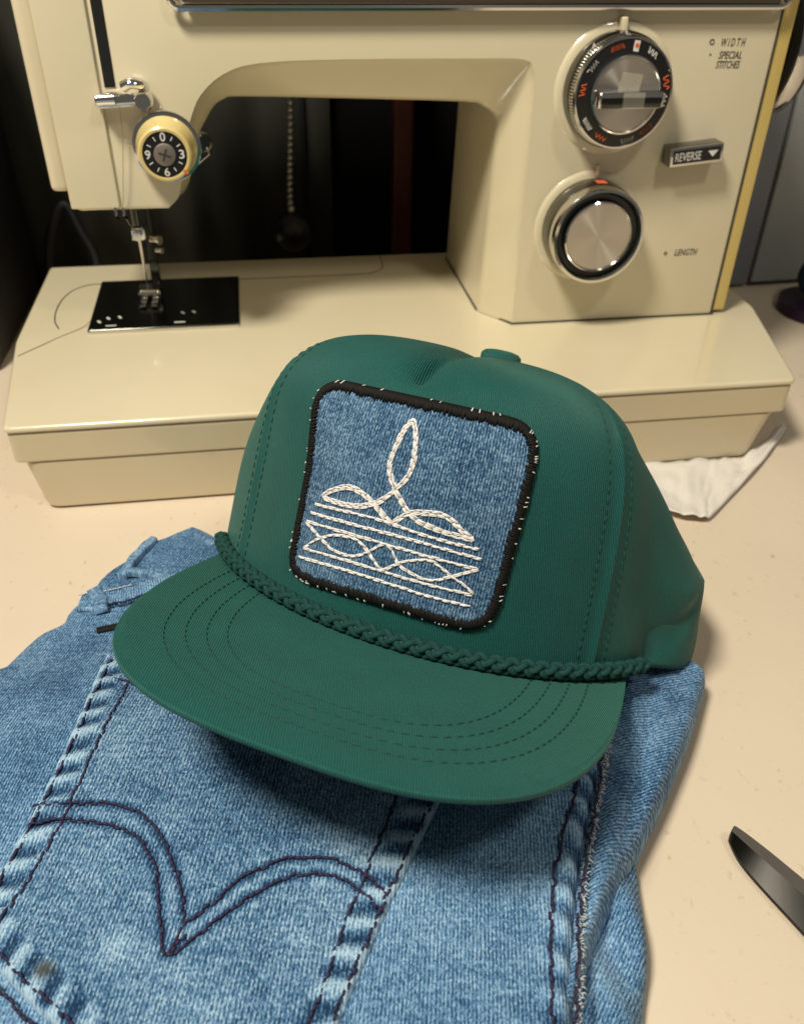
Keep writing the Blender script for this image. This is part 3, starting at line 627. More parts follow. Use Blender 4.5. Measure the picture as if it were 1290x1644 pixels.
EMB = [
    ('embroidered_line', [(-0.03665,0.03932),(-0.01434,0.04158),(-0.00398,0.0416),(0.0096,0.04084),(0.02674,0.04046)], 1), ('embroidered_line', [(-0.03774,0.03578),(-0.02014,0.03718),(-0.00384,0.03812),(0.01137,0.03809),(0.02827,0.03731)], 1), ('embroidered_line', [(-0.03883,0.03214),(-0.0193,0.0337),(-0.00614,0.03421),(0.01039,0.03422),(0.02783,0.03372)], 1),
    ('embroidered_line', [(-0.03776,0.02211),(-0.02053,0.02395),(-0.00408,0.02462),(0.01176,0.0246),(0.02765,0.02452)], 1), ('embroidered_line', [(-0.03931,0.01836),(-0.01974,0.0205),(-0.00334,0.02107),(0.01256,0.0206),(0.02789,0.02037)], 1),
    ('embroidered_curve', [(-0.03875,0.03185),(-0.03489,0.03001),(-0.02912,0.02759),(-0.02461,0.026),(-0.01888,0.02592),(-0.01442,0.02735),(-0.01042,0.03024),(-0.00608,0.03393),(-0.00269,0.03283),(0.00065,0.02873),(0.0059,0.02691),(0.01085,0.02616),(0.01537,0.02721),(0.01962,0.02943),(0.02331,0.03146),(0.02783,0.03372)], 1),
    ('embroidered_curve', [(-0.03776,0.02211),(-0.03185,0.0276),(-0.0245,0.03157),(-0.01764,0.03253),(-0.01252,0.0308),(-0.00853,0.0275),(-0.0048,0.02501),(-0.00156,0.02748),(0.00112,0.02946),(0.00554,0.03158),(0.01065,0.03294),(0.01505,0.03169),(0.01966,0.02926),(0.02415,0.02733),(0.02815,0.02493)], 1),
    ('embroidered_leaf', [(-0.0046,0.04154),(-0.00825,0.04362),(-0.01283,0.04641),(-0.01743,0.04861),(-0.02321,0.0492),(-0.02987,0.04639),(-0.03317,0.04283),(-0.02659,0.04271),(-0.02027,0.04339),(-0.0152,0.04516),(-0.01057,0.04791),(-0.00598,0.05287)], 2),
    ('embroidered_leaf', [(-0.00598,0.05287),(2e-05,0.0473),(0.00513,0.04489),(0.01255,0.04375),(0.01972,0.04325),(0.02381,0.04328),(0.02055,0.04486),(0.01645,0.04763),(0.01201,0.04903),(0.00619,0.0483),(0.00021,0.04649),(-0.0046,0.04154)], 2),
    ('embroidered_leaf', [(-0.00605,0.05332),(-0.00334,0.0568),(-0.00201,0.06028),(-0.00173,0.06425),(-0.00233,0.06797),(-0.0032,0.07161),(-0.00423,0.07406),(-0.00563,0.07604),(-0.00707,0.0742),(-0.00837,0.07122),(-0.00905,0.06757),(-0.00978,0.06388),(-0.00992,0.0603),(-0.00859,0.05706),(-0.00605,0.05332)], 2)]
for nm, pts, rows in EMB:
    ln = smoothline(pts, 10); ln = resample(ln, .0004); mb = MB()
    for rw in range(rows * 2):
        of = (rw // 2 - (rows - 1) / 2) * .00095 + (rw % 2 - .5) * .00042; tg = np.gradient(ln, axis=0); tg /= np.linalg.norm(tg, axis=1)[:, None] + 1e-12; l2 = ln + np.stack([-tg[:, 1], tg[:, 0]], 1) * of
        P = [ppt(a, b, .0017) for a, b in l2]; N = [crown_n(a / .1, b / .1) for a, b in l2]
        s_ = stitches(P, N, .0029, .00020, .00036 if rows == 1 else .00031, -.00012, .00016, 6); mb.add(s_.V, s_.F)
    build(nm, mb.V, mb.F, M['thread_white'], patch)

# ---------------------------------------------------------------- folded jeans
jeans = empty('jeans', (-.02, .17, 0)); J0 = Vector((-.02, .17, 0))
tag(jeans, 'folded faded blue jeans with arched pocket stitching lying under the green cap', 'jeans')
def hbase(x, y): return .016 + .014 * (1 - S3((y - .19) / .09))
def lump(x, y): return .030 * np.exp(-((x - .012) / .050) ** 2 - ((y - .262) / .034) ** 2)
def hm(x, y):
    """height of the top denim layer"""
    x = np.asarray(x, float); y = np.asarray(y, float)
    w_ = np.array([nz(a, b, 16, 3.1) * .0012 + nz(a, b, 45, 8.7) * .0005 for a, b in zip(x.ravel(), y.ravel())]).reshape(x.shape)
    left = .005 * S3((-.105 - x) / .06) * 1.0
    return hbase(x, y) + lump(x, y) + w_ - left
def layer(name, poly, step, hfun, mat, rnd=.008, bot=0.0, uvrot=0.0, wearf=None, z_edge=0.0, label=None):
    poly = smoothline(np.vstack([poly, poly[:1]]), 5)[:-1]
    Q, F, d, s = fill_poly(poly, step); x, y = Q[:, 0], Q[:, 1]; u = np.clip(d / rnd, 0, 1); rd = np.sqrt(np.clip(1 - (1 - u) ** 2, 0, 1))
    z = bot + (hfun(x, y) - bot) * rd; wr = np.array([nz(a, b, 30, 1.3) * .35 + nz(a, b, 9, 5.5) * .35 for a, b in Q]); st = np.zeros(len(Q))
    if wearf: z, wr, st = wearf(x, y, z, d, s, wr, st)
    c, sn = math.cos(uvrot), math.sin(uvrot); uv = np.stack([c * x - sn * y, sn * x + c * y], 1)
    V = [Vector((a, b, h)) - J0 for a, b, h in zip(x, y, z)]
    return tag(build(name, V, F, mat, jeans, True, uv, {'wear': wr, 'stain': st}), label)
def edgewear(x, y, z, d, s, wr, st):
    return z, wr + .55 * np.exp(-(d / .0015) ** 2) + .25 * np.array([nz(a * .6 + b, a - .4 * b, 60, 3.9) for a, b in zip(x, y)]), st
# lowest leg layer bulging out at the right
r1 = np.array([(0.0792,0.1761),(0.0819,0.1667),(0.0813,0.1555),(0.0802,0.1429),(0.0781,0.1312),(0.0733,0.1151)] + [(.066,.085),(.058,.055),(-.02,.055),(-.02,.15),(.03,.19)])
def h1(x, y):
    return .0145 + .0022 * np.sin((x * .95 + y * .32) * 330 + 1.2) * S3((x - .03) / .03)
layer('leg_layer', r1, .0013, h1, M['denim'], .006, uvrot=.5, wearf=edgewear)
# middle layer: the far side of the jeans, folded edge running down the right
r2_ = np.array([(0.0887,0.2475),(0.1041,0.2528),(0.1163,0.2546),(0.1242,0.2519),(0.1268,0.2463),(0.1232,0.2374),(0.1125,0.2162),(0.103,0.1996),(0.0932,0.1835),(0.0859,0.1723),(0.0801,0.1633),(0.0724,0.1513),(0.065,0.1394),(0.0588,0.1282),(0.0537,0.1172)] + [(.036,.085),(.0,.09),(-.03,.16),(-.03,.25),(.02,.31),(.06,.29)])
def h2(x, y):
    fold = .0030 * np.exp(-(((x - .062) * .95 + (y - .15) * -.30) / .0045) ** 2) - .0030 * np.exp(-(((x - .071) * .95 + (y - .15) * -.33) / .004) ** 2) + .0045 * np.exp(-(((x - .082) * .93 + (y - .19) * -.36) / .007) ** 2)
    return .0225 + lump(x, y) * .9 + fold - .004 * S3((y - .20) / .05) + np.array([nz(a, b, 22, 4.4) * .0014 for a, b in zip(x, y)])
layer('leg_layer', r2_, .0013, h2, M['denim'], .0045, .006, uvrot=1.1, wearf=edgewear)
# waistband of the far half, behind
wb_ = np.array([(-0.1428,0.3001),(-0.139,0.3107),(-0.1313,0.3228),(-0.1246,0.3335),(-0.1176,0.3368),(-0.1092,0.3428),(-0.1054,0.3455),(-0.0898,0.3381),(-0.0674,0.3193),(-0.0361,0.3062)] + [(.05,.30),(.0,.25),(-.09,.25),(-.13,.255)])
layer('waistband', wb_, .0013, lambda x, y: .0150 + .0012 * np.sin(x * 160), M['denim'], .006, uvrot=.2)
# top layer
mn = np.array([(-0.1629,0.2449),(-0.1604,0.2576),(-0.1564,0.2683),(-0.1494,0.2748),(-0.1488,0.2826),(-0.1435,0.291),(-0.1258,0.2938),(-0.0979,0.2973)] + [(-.045,.285),(.02,.305),(.058,.285),(.070,.245)] + [(0.0789,0.21),(0.0745,0.1964),(0.0644,0.1668),(0.0583,0.148),(0.0542,0.1289),(0.0495,0.1043)] + [(.047,.08),(.045,.05),(-.22,.05),(-.235,.20)])
fray = np.array([(0.0789,0.21),(0.0745,0.1964),(0.0688,0.1799),(0.0644,0.1668),(0.0583,0.148),(0.0542,0.1289),(0.0495,0.1043)] + [(.047,.08)])
def pucker(s, d, wd, per=.0098, seed=0.0):
    ph = 2 * math.pi * (s + .35 * d) / per; ph = ph + np.array([1.6 * nz(a, seed, 70, 2.2) for a in s]); return np.sin(ph) * S3(d / .0012) * (1 - S3((d - wd) / (wd * .45)))
def mainwear(x, y, z, d, s, wr, st):
    Qd, _, fs = nearest(np.stack([x, y], 1), fray, False); pk = pucker(fs, Qd, .0085, .0105, 1.7)
    pk = pk * 1.15; near = np.exp(-((Qd - .005) / .004) ** 2); z = z + .0009 * pk + .0012 * near; wr = wr + .75 * pk * np.exp(-(Qd / .010) ** 2) + .55 * np.exp(-(Qd / .0012) ** 2)
    return z, wr, st
layer('seat_panel', mn, .0014, hm, M['denim'], .006, .008, uvrot=0.0, wearf=mainwear)
# patch pocket
ARC = [np.array(q) for q in ([(-0.1174,0.1667),(-0.1056,0.1672),(-0.0933,0.1673),(-0.083,0.1645),(-0.073,0.1553),(-0.0665,0.1455),(-0.062,0.1361),(-0.0599,0.1292),(-0.0537,0.1338),(-0.047,0.1414),(-0.038,0.1469),(-0.0301,0.1493),(-0.0175,0.1483),(-0.0079,0.143),(-0.0016,0.137)], [(-0.1161,0.16),(-0.1035,0.1611),(-0.0883,0.1589),(-0.0794,0.1543),(-0.0729,0.1462),(-0.068,0.1327),(-0.0632,0.1195),(-0.0576,0.1234),(-0.0511,0.129),(-0.043,0.1364),(-0.0333,0.1425),(-0.0247,0.1441),(-0.0167,0.1432),(-0.0099,0.1386),(-0.0035,0.1332)])]
pk_ = np.array([(-0.1185,0.2454),(-0.1176,0.2325),(-0.1157,0.2085),(-0.1152,0.1903),(-0.1168,0.1683),(-0.118,0.1565),(-0.1193,0.1459),(-0.1212,0.1304),(-0.1133,0.1194),(-0.1027,0.1111),(-0.0937,0.1046),(-0.0852,0.099)] + [(-.075,.085),(-.045,.0735)] + [(-0.0167,0.0972),(-0.0142,0.1032),(-0.0086,0.1178),(-0.0021,0.1347),(0.0056,0.1521),(0.0146,0.1729),(0.0232,0.1932),(0.0137,0.2017),(-0.0181,0.2107),(-0.0517,0.2208),(-0.0825,0.2312),(-0.1046,0.24)])
def pockwear(x, y, z, d, s, wr, st):
    pk = pucker(s, d, .0085); z = z + .0007 * pk; wr = wr + .85 * pk * (1 - S3((d - .007) / .005)) + 1.2 * np.exp(-(d / .0016) ** 2) + .05
    for q in ARC:
        ad, _, as_ = nearest(np.stack([x, y], 1), smoothline(q, 6), False); rip = np.array([nz(a, 3.3, 260, .5) for a in as_])
        wr = wr - .75 * np.exp(-(ad / .0013) ** 2) + .24 * np.exp(-((ad - .0030) / .0014) ** 2) * (.5 + rip); z = z - .0004 * np.exp(-(ad / .0010) ** 2) + .00008 * np.exp(-((ad - .0028) / .0014) ** 2) * (1 + rip)
    sx, sy = STX; st = st + .95 * np.exp(-(((x - sx) / .0030) ** 2 + ((y - sy) / .0026) ** 2) ** 1.5)
    for (qx, qy, qa, qs) in SMR: wr = wr + qa * np.exp(-((x - qx) ** 2 + (y - qy) ** 2) / qs ** 2)
    return z, wr, st
STX = [(-0.0952,0.1145)][0]; SMR = [(*[(-0.0774,0.1225)][0], .45, .0045), (*[(-0.0792,0.1199)][0], .40, .0045), (*[(-0.0812,0.1297)][0], .3, .003)]
def hp(x, y): return hm(x, y) + .0022
pk_s = smoothline(np.vstack([pk_, pk_[:1]]), 4)[:-1]
Q, F, d, s = fill_poly(pk_s, .0011); x, y = Q[:, 0], Q[:, 1]; z = hm(x, y) + .0002 + .0026 * np.sqrt(np.clip(1 - (1 - np.clip(d / .0016, 0, 1)) ** 2, 0, 1))
wr = np.array([nz(a, b, 30, 9.3) * .35 + nz(a, b, 9, 2.5) * .35 for a, b in Q]); z, wr, st = pockwear(x, y, z, d, s, wr, np.zeros(len(Q)))
pocket = build('pocket', [Vector(v) - J0 for v in zip(x, y, z)], F, M['denim_pocket'], jeans, True, Q, {'wear': wr, 'stain': st})
def sew(name, pts, lift, parent=jeans, mat='thread_dark', ln=.0019, r=.00048, smooth=True):
    l2 = smoothline(np.array(pts), 10) if smooth else np.array(pts); l2 = resample(l2, .0008); zz = hm(l2[:, 0], l2[:, 1]) + lift
    P = np.column_stack([l2, zz]) - np.array(J0); mb = stitches(P, np.tile([0, 0, 1.], (len(P), 1)), ln, .00025, r, -.0001, .0005, 6); return build(name, mb.V, mb.F, M[mat], parent)
PL = .0028
sew('pocket_arch_stitching', [(-0.1174,0.1667),(-0.1056,0.1672),(-0.0933,0.1673),(-0.083,0.1645),(-0.073,0.1553),(-0.0665,0.1455),(-0.062,0.1361),(-0.0599,0.1292),(-0.0537,0.1338),(-0.047,0.1414),(-0.038,0.1469),(-0.0301,0.1493),(-0.0175,0.1483),(-0.0079,0.143),(-0.0016,0.137)], PL, pocket)
sew('pocket_arch_stitching', [(-0.1161,0.16),(-0.1035,0.1611),(-0.0883,0.1589),(-0.0794,0.1543),(-0.0729,0.1462),(-0.068,0.1327),(-0.0632,0.1195),(-0.0576,0.1234),(-0.0511,0.129),(-0.043,0.1364),(-0.0333,0.1425),(-0.0247,0.1441),(-0.0167,0.1432),(-0.0099,0.1386),(-0.0035,0.1332)], PL, pocket)
sew('pocket_arch_stitching', [(-0.0631,0.1192),(-0.0612,0.1246),(-0.06,0.1295)], PL, pocket); sew('pocket_arch_stitching', [(-0.062,0.1202),(-0.0588,0.1256)], PL, pocket, smooth=False)
sew('pocket_edge_stitching', [(-0.1144,0.2392),(-0.1138,0.2272),(-0.1127,0.2064),(-0.1126,0.1892),(-0.1143,0.1673),(-0.1157,0.1556),(-0.1173,0.1446),(-0.1188,0.1292)], PL); sew('pocket_edge_stitching', [(-0.1031,0.2335),(-0.1025,0.2212),(-0.1032,0.2051),(-0.1039,0.1903),(-0.1055,0.167),(-0.1087,0.1421),(-0.1122,0.1303),(-0.1151,0.1203)], PL)
sew('pocket_edge_stitching', [(-0.1091,0.1187),(-0.097,0.1102),(-0.0833,0.1016),(-0.0767,0.0976)], PL); sew('pocket_edge_stitching', [(-0.1086,0.1114),(-0.0944,0.1014),(-0.088,0.0977)], PL)
sew('pocket_edge_stitching', [(0.013,0.1733),(0.0038,0.1525),(-0.0037,0.1347),(-0.0101,0.1177),(-0.0157,0.1032)], PL); sew('pocket_edge_stitching', [(0.0069,0.1928),(0.0003,0.1726),(-0.0071,0.1504),(-0.0131,0.1323),(-0.0198,0.1089),(-0.0215,0.1025)], PL)
sew('pocket_edge_stitching', [(-0.1144,0.2392),(-0.1043,0.2348),(-0.0812,0.2258),(-0.0509,0.2155)], PL); sew('pocket_edge_stitching', [(-0.1116,0.228),(-0.1014,0.2232),(-0.0784,0.2144)], PL)
sew('seam_stitching', [(0.0671,0.1956),(0.0611,0.18),(0.0529,0.1596),(0.0478,0.1441),(0.0441,0.1244),(0.0419,0.1041)], .0016); sew('seam_stitching', [(0.07,0.1863),(0.0638,0.1668),(0.0573,0.1479),(0.0528,0.1289),(0.0484,0.1043)], .0010)
# frayed raw edge: loose cotton ends along the seam
mb = MB(); fl = resample(fray, .00045)
for i in range(1, len(fl) - 1):
    tg = fl[i + 1] - fl[i - 1]; tg /= np.linalg.norm(tg); nr2 = np.array([tg[1], -tg[0]])
    if nr2[0] < 0: nr2 = -nr2
    for q in range(2):
        b0 = fl[i] + nr2 * random.uniform(-.0016, .0002); z0 = float(hm(b0[0], b0[1])) - random.uniform(0.0, .003); e0 = b0 + nr2 * random.uniform(.0002, .0018) + tg * random.uniform(-.0012, .0012)
        mb.add(*tube([Vector((b0[0], b0[1], z0)) - J0, Vector(((b0[0] + e0[0]) / 2, (b0[1] + e0[1]) / 2, z0 + .0006)) - J0, Vector((e0[0], e0[1], z0 - random.uniform(-.0004, .0008))) - J0], .00022, 4))
build('frayed_edge', mb.V, mb.F, M['fray'], jeans)['kind'] = 'stuff'
# near half of the waistband with its belt loop, stitch rows and a small black tag
def strip(name, cl, wd, lift, mat, prof=4, wearv=.05, zf=None, thick=.0018):
    cl = resample(smoothline(np.array(cl), 10), .0012); tg = np.gradient(cl, axis=0); tg /= np.linalg.norm(tg, axis=1)[:, None]; nr = np.stack([-tg[:, 1], tg[:, 0]], 1); V = []; F = []; uv = []; wr = []
    us = [(-1.0, 0), (-1.0, .7), (-.92, 1), (-.5, 1), (0, 1), (.5, 1), (.92, 1), (1.0, .7), (1.0, 0)]; L = 0
    for i, c in enumerate(cl):
        if i: L += np.linalg.norm(cl[i] - cl[i - 1])
        for u, hh in us:
            q = c + nr[i] * (u * wd / 2); z = (zf(q[0], q[1]) if zf else float(hm(q[0], q[1]))) + lift + (hh - 1) * thick + .0003 * math.sin(L * 600) * (abs(u) > .6)
            V.append(Vector((q[0], q[1], z)) - J0); uv.append((L, u * wd / 2)); wr.append(wearv + .25 * (abs(u) > .95) + .35 * math.sin(L * 620 + 2 * u) * (abs(u) > .6))
    m = len(us)
    for i in range(len(cl) - 1):
        for j in range(m - 1): a = i * m + j; F.append((a, a + m, a + m + 1, a + 1))
    F.append(tuple(range(m))); F.append(tuple(reversed(range((len(cl) - 1) * m, len(cl) * m))))
    return build(name, V, F, mat, jeans, True, uv, {'wear': wr, 'stain': [0] * len(V)})
strip('waistband', [(-0.1438,0.2847),(-0.1333,0.2852),(-0.1201,0.2889),(-0.1059,0.2949),(-0.0899,0.2998)], .0105, .0022, M['denim'])
strip('belt_loop', [(-0.1397,0.2919),(-0.1348,0.2854),(-0.1313,0.2766)], .0058, .0036, M['denim'], wearv=.12)
sew('waistband_stitching', [(-0.1361,0.2805),(-0.1263,0.2807),(-0.1185,0.2829),(-0.1072,0.2884)], .0030, mat='thread_dark'); sew('waistband_stitching', [(-0.1449,0.2882),(-0.1347,0.2896),(-0.1212,0.2929)], .0030, mat='fray', r=.0003)
wz_ = lambda x, y: .0155
strip('waistband_edge', [(-0.1289,0.3006),(-0.1273,0.3117),(-0.1248,0.3204),(-0.1211,0.3294)], .0040, .0022, M['denim'], wearv=.25, zf=wz_, thick=.004)
strip('waistband_edge', [(-0.1271,0.3034),(-0.1198,0.3031),(-0.1096,0.2994)], .0034, .0024, M['denim'], wearv=.2, zf=wz_, thick=.003)
strip('waistband_edge', [(-0.1061,0.3397),(-0.0982,0.3317),(-0.087,0.326)], .0026, .0012, M['denim'], wearv=.15, zf=lambda x, y: .0145, thick=.002)
V, F = rbox((0, 0, 0), (.0090, .0030, .0012), .0004, 2); tg_ = [(-0.1254,0.266)][0]; Rt = Matrix.Rotation(.35, 3, 'Z'); zt = float(hm(tg_[0], tg_[1])) + .0012
build('black_tag', [Rt @ Vector(v) + Vector((tg_[0], tg_[1], zt)) - J0 for v in V], F, M['black'], jeans, False)
# hem seam at the far right corner
strip('corner_seam', [(0.1079,0.2423),(0.113,0.2383),(0.1179,0.2344)], .0042, .0006, M['denim'], wearv=.2, zf=lambda x, y: float(h2(np.array([x]), np.array([y]))[0]) - .003 * float(S3((x - .095) / .03)), thick=.002)

# ---------------------------------------------------------------- scissors
scs = empty('scissors', (.150, .135, 0)); K0 = Vector((.150, .135, 0)); tag(scs, 'dark steel scissors with one open blade pointing over the table beside the jeans', 'scissors')
M['blade'] = new_mat('dark blade steel', (.016, .015, .013), .25, .7); M['blade_hone'] = new_mat('ground blade steel', (.17, .155, .135), .5, .5)
t0 = NT(M['blade_hone']); t0.bump(t0.noise(t0.mapping(t0.obj(), .9, (900, 60, 60)), 1, 1), .00008, .6)
A = np.array([(0.1192,0.1807),(0.1209,0.1812),(0.1284,0.1728),(0.1372,0.1616),(0.1546,0.1401)]); Bm = np.array([(0.118,0.1791),(0.1185,0.1784),(0.1241,0.1703),(0.1348,0.1552),(0.1507,0.1314)]); Cl = np.array([(0.1183,0.1799),(0.1176,0.1767),(0.12,0.167),(0.1317,0.1448),(0.1458,0.1183)])
A, Bm, Cl = (smoothline(a, 6) for a in (A, Bm, Cl)); n = len(A)
def bl(zA, zB, zC, zb):
    V = []
    for i in range(n):
        for q, z in ((A[i], zA), (Bm[i], zB), (Cl[i], zC), (Cl[i], zb), (A[i], zb)): V.append(Vector((q[0], q[1], z)) - K0)
    return V
V = bl(.0062, .0070, .0034, .0024); F = []; Fh = []
for i in range(n - 1):
    for j in range(5): (Fh if j == 0 else F).append((i * 5 + j, (i + 1) * 5 + j, (i + 1) * 5 + (j + 1) % 5, i * 5 + (j + 1) % 5))
F += [(0, 1, 2, 3, 4), tuple(reversed([(n - 1) * 5 + k for k in range(5)]))]
blade = auto_smooth(build('blade', V, F, M['blade'], scs), 20); auto_smooth(build('ground_bevel', V, Fh, M['blade_hone'], blade), 20)
d0 = Vector((*(A[-1] - A[0]), 0)).normalized(); pe = Vector((*((A[-1] + Cl[-1]) / 2), .0085))
P2 = [pe - d0 * .004, pe + d0 * .02, pe + d0 * .05]; build('shank', [Vector(v) - K0 for v in tube(P2, .0052, 12, flat=.6)[0]], tube(P2, .0052, 12, flat=.6)[1], M['blade'], scs)
lw = [Vector((.172, .058, .0042)), Vector((.176, .09, .004)), Vector((.186, .128, .003))]
build('lower_blade', [Vector(v) - K0 for v in tube([pe + d0 * .02 - Vector((0, 0, .006))] + [pe + d0 * .02 + Vector((.03 * k, .028 * k, -.0075)) for k in (1, 2, 3)], .006, 10, taper=lambda u: 1 - .85 * u, flat=.25)[0]], tube([pe + d0 * .02 - Vector((0, 0, .006))] + [pe + d0 * .02 + Vector((.03 * k, .028 * k, -.0075)) for k in (1, 2, 3)], .006, 10, taper=lambda u: 1 - .85 * u, flat=.25)[1], M['blade'], scs)
pv = pe + d0 * .02; V, F = tube([pv + Vector((0, 0, -.008)), pv + Vector((0, 0, .006))], .004, 16); build('pivot_screw', [Vector(v) - K0 for v in V], F, M['chrome'], scs)
for sg in (-1, 1):
    cc = pe + d0 * .092 + Vector((d0.y, -d0.x, 0)) * (.024 * sg) + Vector((0, 0, .004)); pe2 = pe + d0 * .046
    ring = [cc + d0 * (.030 * math.cos(a)) + Vector((d0.y, -d0.x, 0)) * (.018 * math.sin(a)) for a in np.linspace(0, 2 * math.pi, 37)[:-1]]
    V, F = tube(ring, .0055, 12, closed=True); mb = MB(); mb.add(V, F); mb.add(*tube([pe2, (pe2 + cc - d0 * .03) / 2, cc - d0 * .028], .0055, 12)); build('handle', [Vector(v) - K0 for v in mb.V], mb.F, M['rubber'], scs)

# ---------------------------------------------------------------- white cloth caught under the machine
def cloth_z(u, v): return 0
M['cloth'] = new_mat('white paper towel', (.80, .76, .70), .95, spec=.05); tq = NT(M['cloth'])
wv = tq.n('ShaderNodeTexWave', wave_type='BANDS'); wv.inputs['Scale'].default_value = 1; wv.inputs['Distortion'].default_value = 1.5; tq.l(tq.mapping(tq.obj(), .1, (700, 200, 200)), wv.inputs['Vector']); vq = tq.n('ShaderNodeTexVoronoi'); vq.inputs['Scale'].default_value = 260; tq.l(tq.obj(), vq.inputs['Vector']); tq.bump(tq.val('ADD', wv.outputs['Fac'], vq.outputs['Distance']), .0004, .5)
E1 = np.array([(0.1342,0.3847),(0.1472,0.3763),(0.1537,0.3736),(0.1619,0.3727),(0.1676,0.3752),(0.1809,0.391),(0.1983,0.4119),(0.2171,0.4356),(0.2333,0.4582),(0.2444,0.4741)]); E2 = np.array([(0.145,0.4332),(0.1563,0.4335),(0.1699,0.4354),(0.1816,0.4372),(0.1894,0.4382),(0.1963,0.4385),(0.2031,0.4387),(0.2122,0.447),(0.2302,0.4673),(0.2436,0.4829)])
E1, E2 = smoothline(E1, 6), smoothline(E2, 6); V = []; F = []; nn = len(E1); mm = 14
for i in range(nn):
    g = i / (nn - 1)
    for j in range(mm + 1):
        v = j / mm; q = E1[i] * (1 - v) + E2[i] * v
        z = .0012 + .0022 * math.exp(-((v - .08) / .10) ** 2) * S3((g - .3) / .2) + .004 * S3((g - .62) / .38) * math.sin(math.pi * min(v * 1.05, 1)) + .0016 * abs(nz(g * 3, v * 1.3, 3.0, 6.6)) * 2 + .0012 * math.sin(g * 22 + v * 4) * (1 - abs(2 * v - 1)) + .0035 * (1 - v) * S3((.55 - g) / .3) * math.exp(-v * 5)
        V.append((q[0], q[1], float(z)))
for i in range(nn - 1):
    for j in range(mm): a = i * (mm + 1) + j; F.append((a, a + 1, a + mm + 2, a + mm + 1))
o = build('paper_towel', V, F, M['cloth']); tag(o, 'crumpled white paper towel caught under the right end of the sewing machine', 'paper towel')
md = o.modifiers.new('thick', 'SOLIDIFY'); md.thickness = .0003; md.offset = 1

# ---------------------------------------------------------------- dim things behind the machine
# pull chain with a round black knob
ch = empty('pull_chain', m2w(.0232, .70, 0)); c0 = m2w(.0232, .70, 0); tag(ch, 'silver ball chain with round black pull knob hanging behind the sewing machine arm', 'pull chain')
M['chain'] = new_mat('dull nickel chain', (.50, .49, .46), .35, 1.0)
def ball(c, r, seg=12, rg=8, sz=1.0):
    V = []; F = []
    for i in range(rg + 1):
        a = math.pi * i / rg
        for k in range(seg): b = 2 * math.pi * k / seg; V.append((c[0] + r * math.sin(a) * math.cos(b), c[1] + r * math.sin(a) * math.sin(b), c[2] + r * sz * math.cos(a)))
    for i in range(rg):
        for k in range(seg): F.append((i * seg + k, (i + 1) * seg + k, (i + 1) * seg + (k + 1) % seg, i * seg + (k + 1) % seg))
    return V, F
bm_, bf_ = ball((0, 0, 0), .0026, 8, 6); proto = None; zc = .0720
while zc < .235:
    xoff = .0050 * S3((zc - .07) / .10) * 1.0
    if proto is None: proto = build('bead', bm_, bf_, M['chain'], ch); b_ = proto
    else: b_ = proto.copy(); COL.objects.link(b_); b_.parent = ch
    b_.location = (float(xoff), 0, zc); zc += .0049
build('chain_wire', *tube([(0, 0, .060), (0.0001, 0, .08), (.005, 0, .17), (.005, 0, .236)], .0006, 6), M['chain'], ch)
build('knob', *ball((.0012, 0, .0545), .0160, 28, 18), M['black'], ch); build('ferrule', *tube([(.0006, 0, .068), (.0002, 0, .0745)], .0030, 14), M['chain'], ch)
# bracket holding the chain above the picture
build('hanger', *rbox((.005, .02, .240), (.012, .06, .008), .002), M['black'], ch)
build('hanger_stand', *rbox((.005, .05, .120), (.010, .012, .240), .002), M['black_matte'], ch)
# dark red post
V, F = prism(rpoly([(.108, .712), (.124, .712), (.124, .724), (.108, .724)], .003), 0, .30); mb = MB(); mb.add(V, F)
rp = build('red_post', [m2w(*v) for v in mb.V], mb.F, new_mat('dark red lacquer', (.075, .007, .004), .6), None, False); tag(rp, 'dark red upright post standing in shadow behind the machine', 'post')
# black backdrop added as the dark void behind the machine, beside a charcoal curtain
bd = build('dark_backdrop', [m2w(*v) for v in rbox((.05, .756, .20), (.74, .012, .40), .002)[0]], rbox((.05, .756, .20), (.74, .012, .40), .002)[1], new_mat('black backdrop', (.003, .003, .0027), .95, spec=.1), None, False); tag(bd, 'black backdrop sheet added for the darkness behind the sewing machine', 'backdrop')
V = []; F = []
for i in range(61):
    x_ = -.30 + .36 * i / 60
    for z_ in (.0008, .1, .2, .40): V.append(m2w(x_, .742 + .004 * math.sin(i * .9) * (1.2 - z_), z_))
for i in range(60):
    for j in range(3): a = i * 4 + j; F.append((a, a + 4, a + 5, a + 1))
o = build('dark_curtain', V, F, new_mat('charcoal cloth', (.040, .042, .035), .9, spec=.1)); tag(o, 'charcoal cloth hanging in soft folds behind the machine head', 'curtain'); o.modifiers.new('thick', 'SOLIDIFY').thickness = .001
# black cable loop behind the head
P = [m2w(*q) for q in smoothline([(-.178, .69, .004), (-.172, .70, .030), (-.166, .705, .056), (-.152, .71, .078), (-.142, .705, .058), (-.134, .70, .036), (-.138, .69, .010), (-.155, .68, .0036), (-.18, .665, .0036)], 10)]
tag(build('power_cable', *tube(P, .0034, 10), M['rubber']), 'black power cable looping up behind the head of the machine', 'cable')
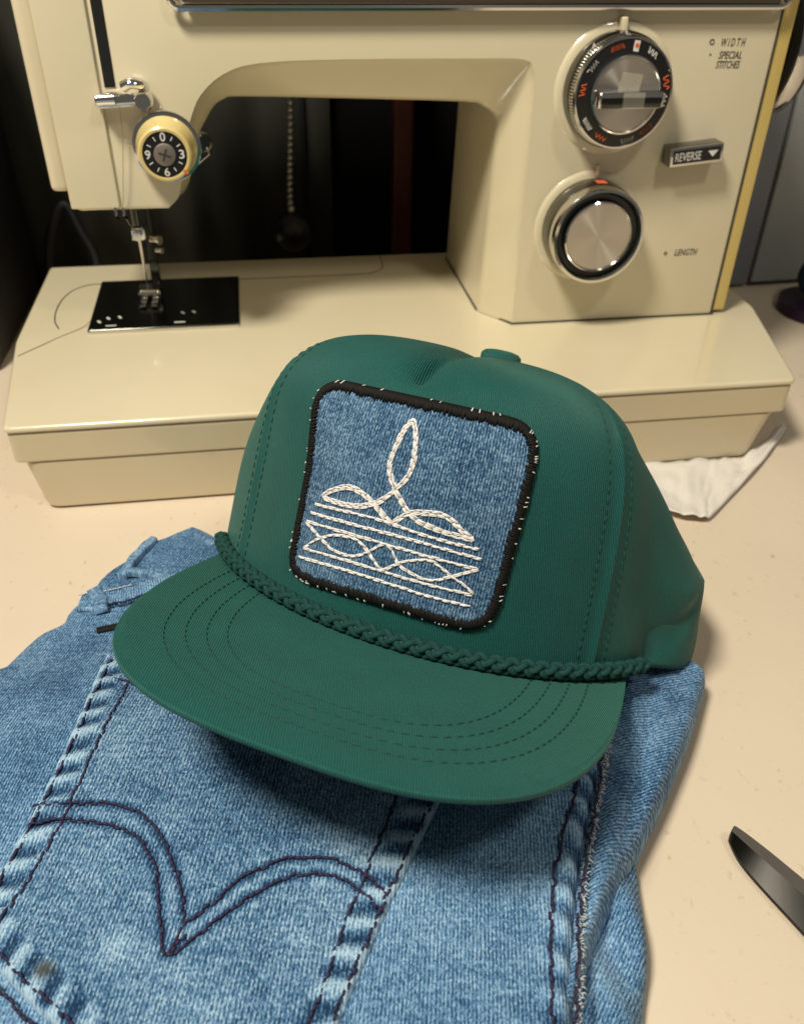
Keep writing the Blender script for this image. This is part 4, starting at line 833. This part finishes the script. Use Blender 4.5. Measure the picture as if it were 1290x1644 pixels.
# dark case standing at the left behind the machine
V, F = rbox((0, 0, 0), (.34, .16, .22), .006, 3); Rb = Matrix.Rotation(YAW, 3, 'Z'); cpos = m2w(-.3600, .6580, .1101)
mc = new_mat('black case vinyl', (.010, .010, .009), .6); cs = empty('storage_case', (cpos.x, cpos.y, 0), (0, 0, YAW)); tag(cs, 'black box shaped case standing on the table left of the machine', 'case')
build('case_body', [Vector(v) + Vector((0, 0, .1101)) for v in V], F, mc, cs, False); build('case_lid', *rbox((0, 0, .232), (.346, .166, .022), .005, 3), mc, cs, False)
for hx_ in (-.08, .08): build('latch', *rbox((hx_, -.0845, .215), (.024, .006, .030), .002), M['steel_dark'], cs, False)
# grey plastic drawer tower at the right
dt = empty('drawer_tower', m2w(.535, .735, 0), (0, 0, YAW + .05)); tag(dt, 'pale grey blue plastic storage drawer unit standing to the right behind the machine', 'drawer unit')
mg = new_mat('grey plastic', (.30, .315, .315), .5); mbz = new_mat('blue grey plastic', (.19, .205, .235), .5)
build('drawer_frame', *rbox((0, .05, .17), (.300, .20, .34), .004), mg, dt, False)
build('corner_post', *rbox((-.1330, -.052, .17), (.030, .012, .336), .004, 3), mbz, dt, False)
for k in range(1): d_ = build('drawer_front', *rbox((.020, -.054, .170), (.272, .010, .330), .0012, 2), mg, dt, False); build('drawer_pull', *rbox((.08, -.062, .300), (.060, .008, .010), .003, 2), mbz, d_, False)
# teal pincushion on a purple lid
pc = empty('pincushion', m2w(.455, .610, 0)); tag(pc, 'round dark teal pincushion on a flat purple tin by the machine base', 'pincushion')
V, F = ball((0, 0, .031), .0265, 32, 18, .82); V = [Vector((v[0] * (1 + .05 * math.cos(6 * math.atan2(v[1], v[0]))), v[1] * (1 + .05 * math.cos(6 * math.atan2(v[1], v[0]))), v[2])) for v in V]
build('cushion', V, F, new_mat('dark teal fabric', (.004, .022, .040), .8), pc)
V, F = tube([(0, 0, .0002), (0, 0, .0095)], .036, 48); auto_smooth(build('purple_tin', V, F, new_mat('purple tin', (.020, .007, .028), .5), pc))
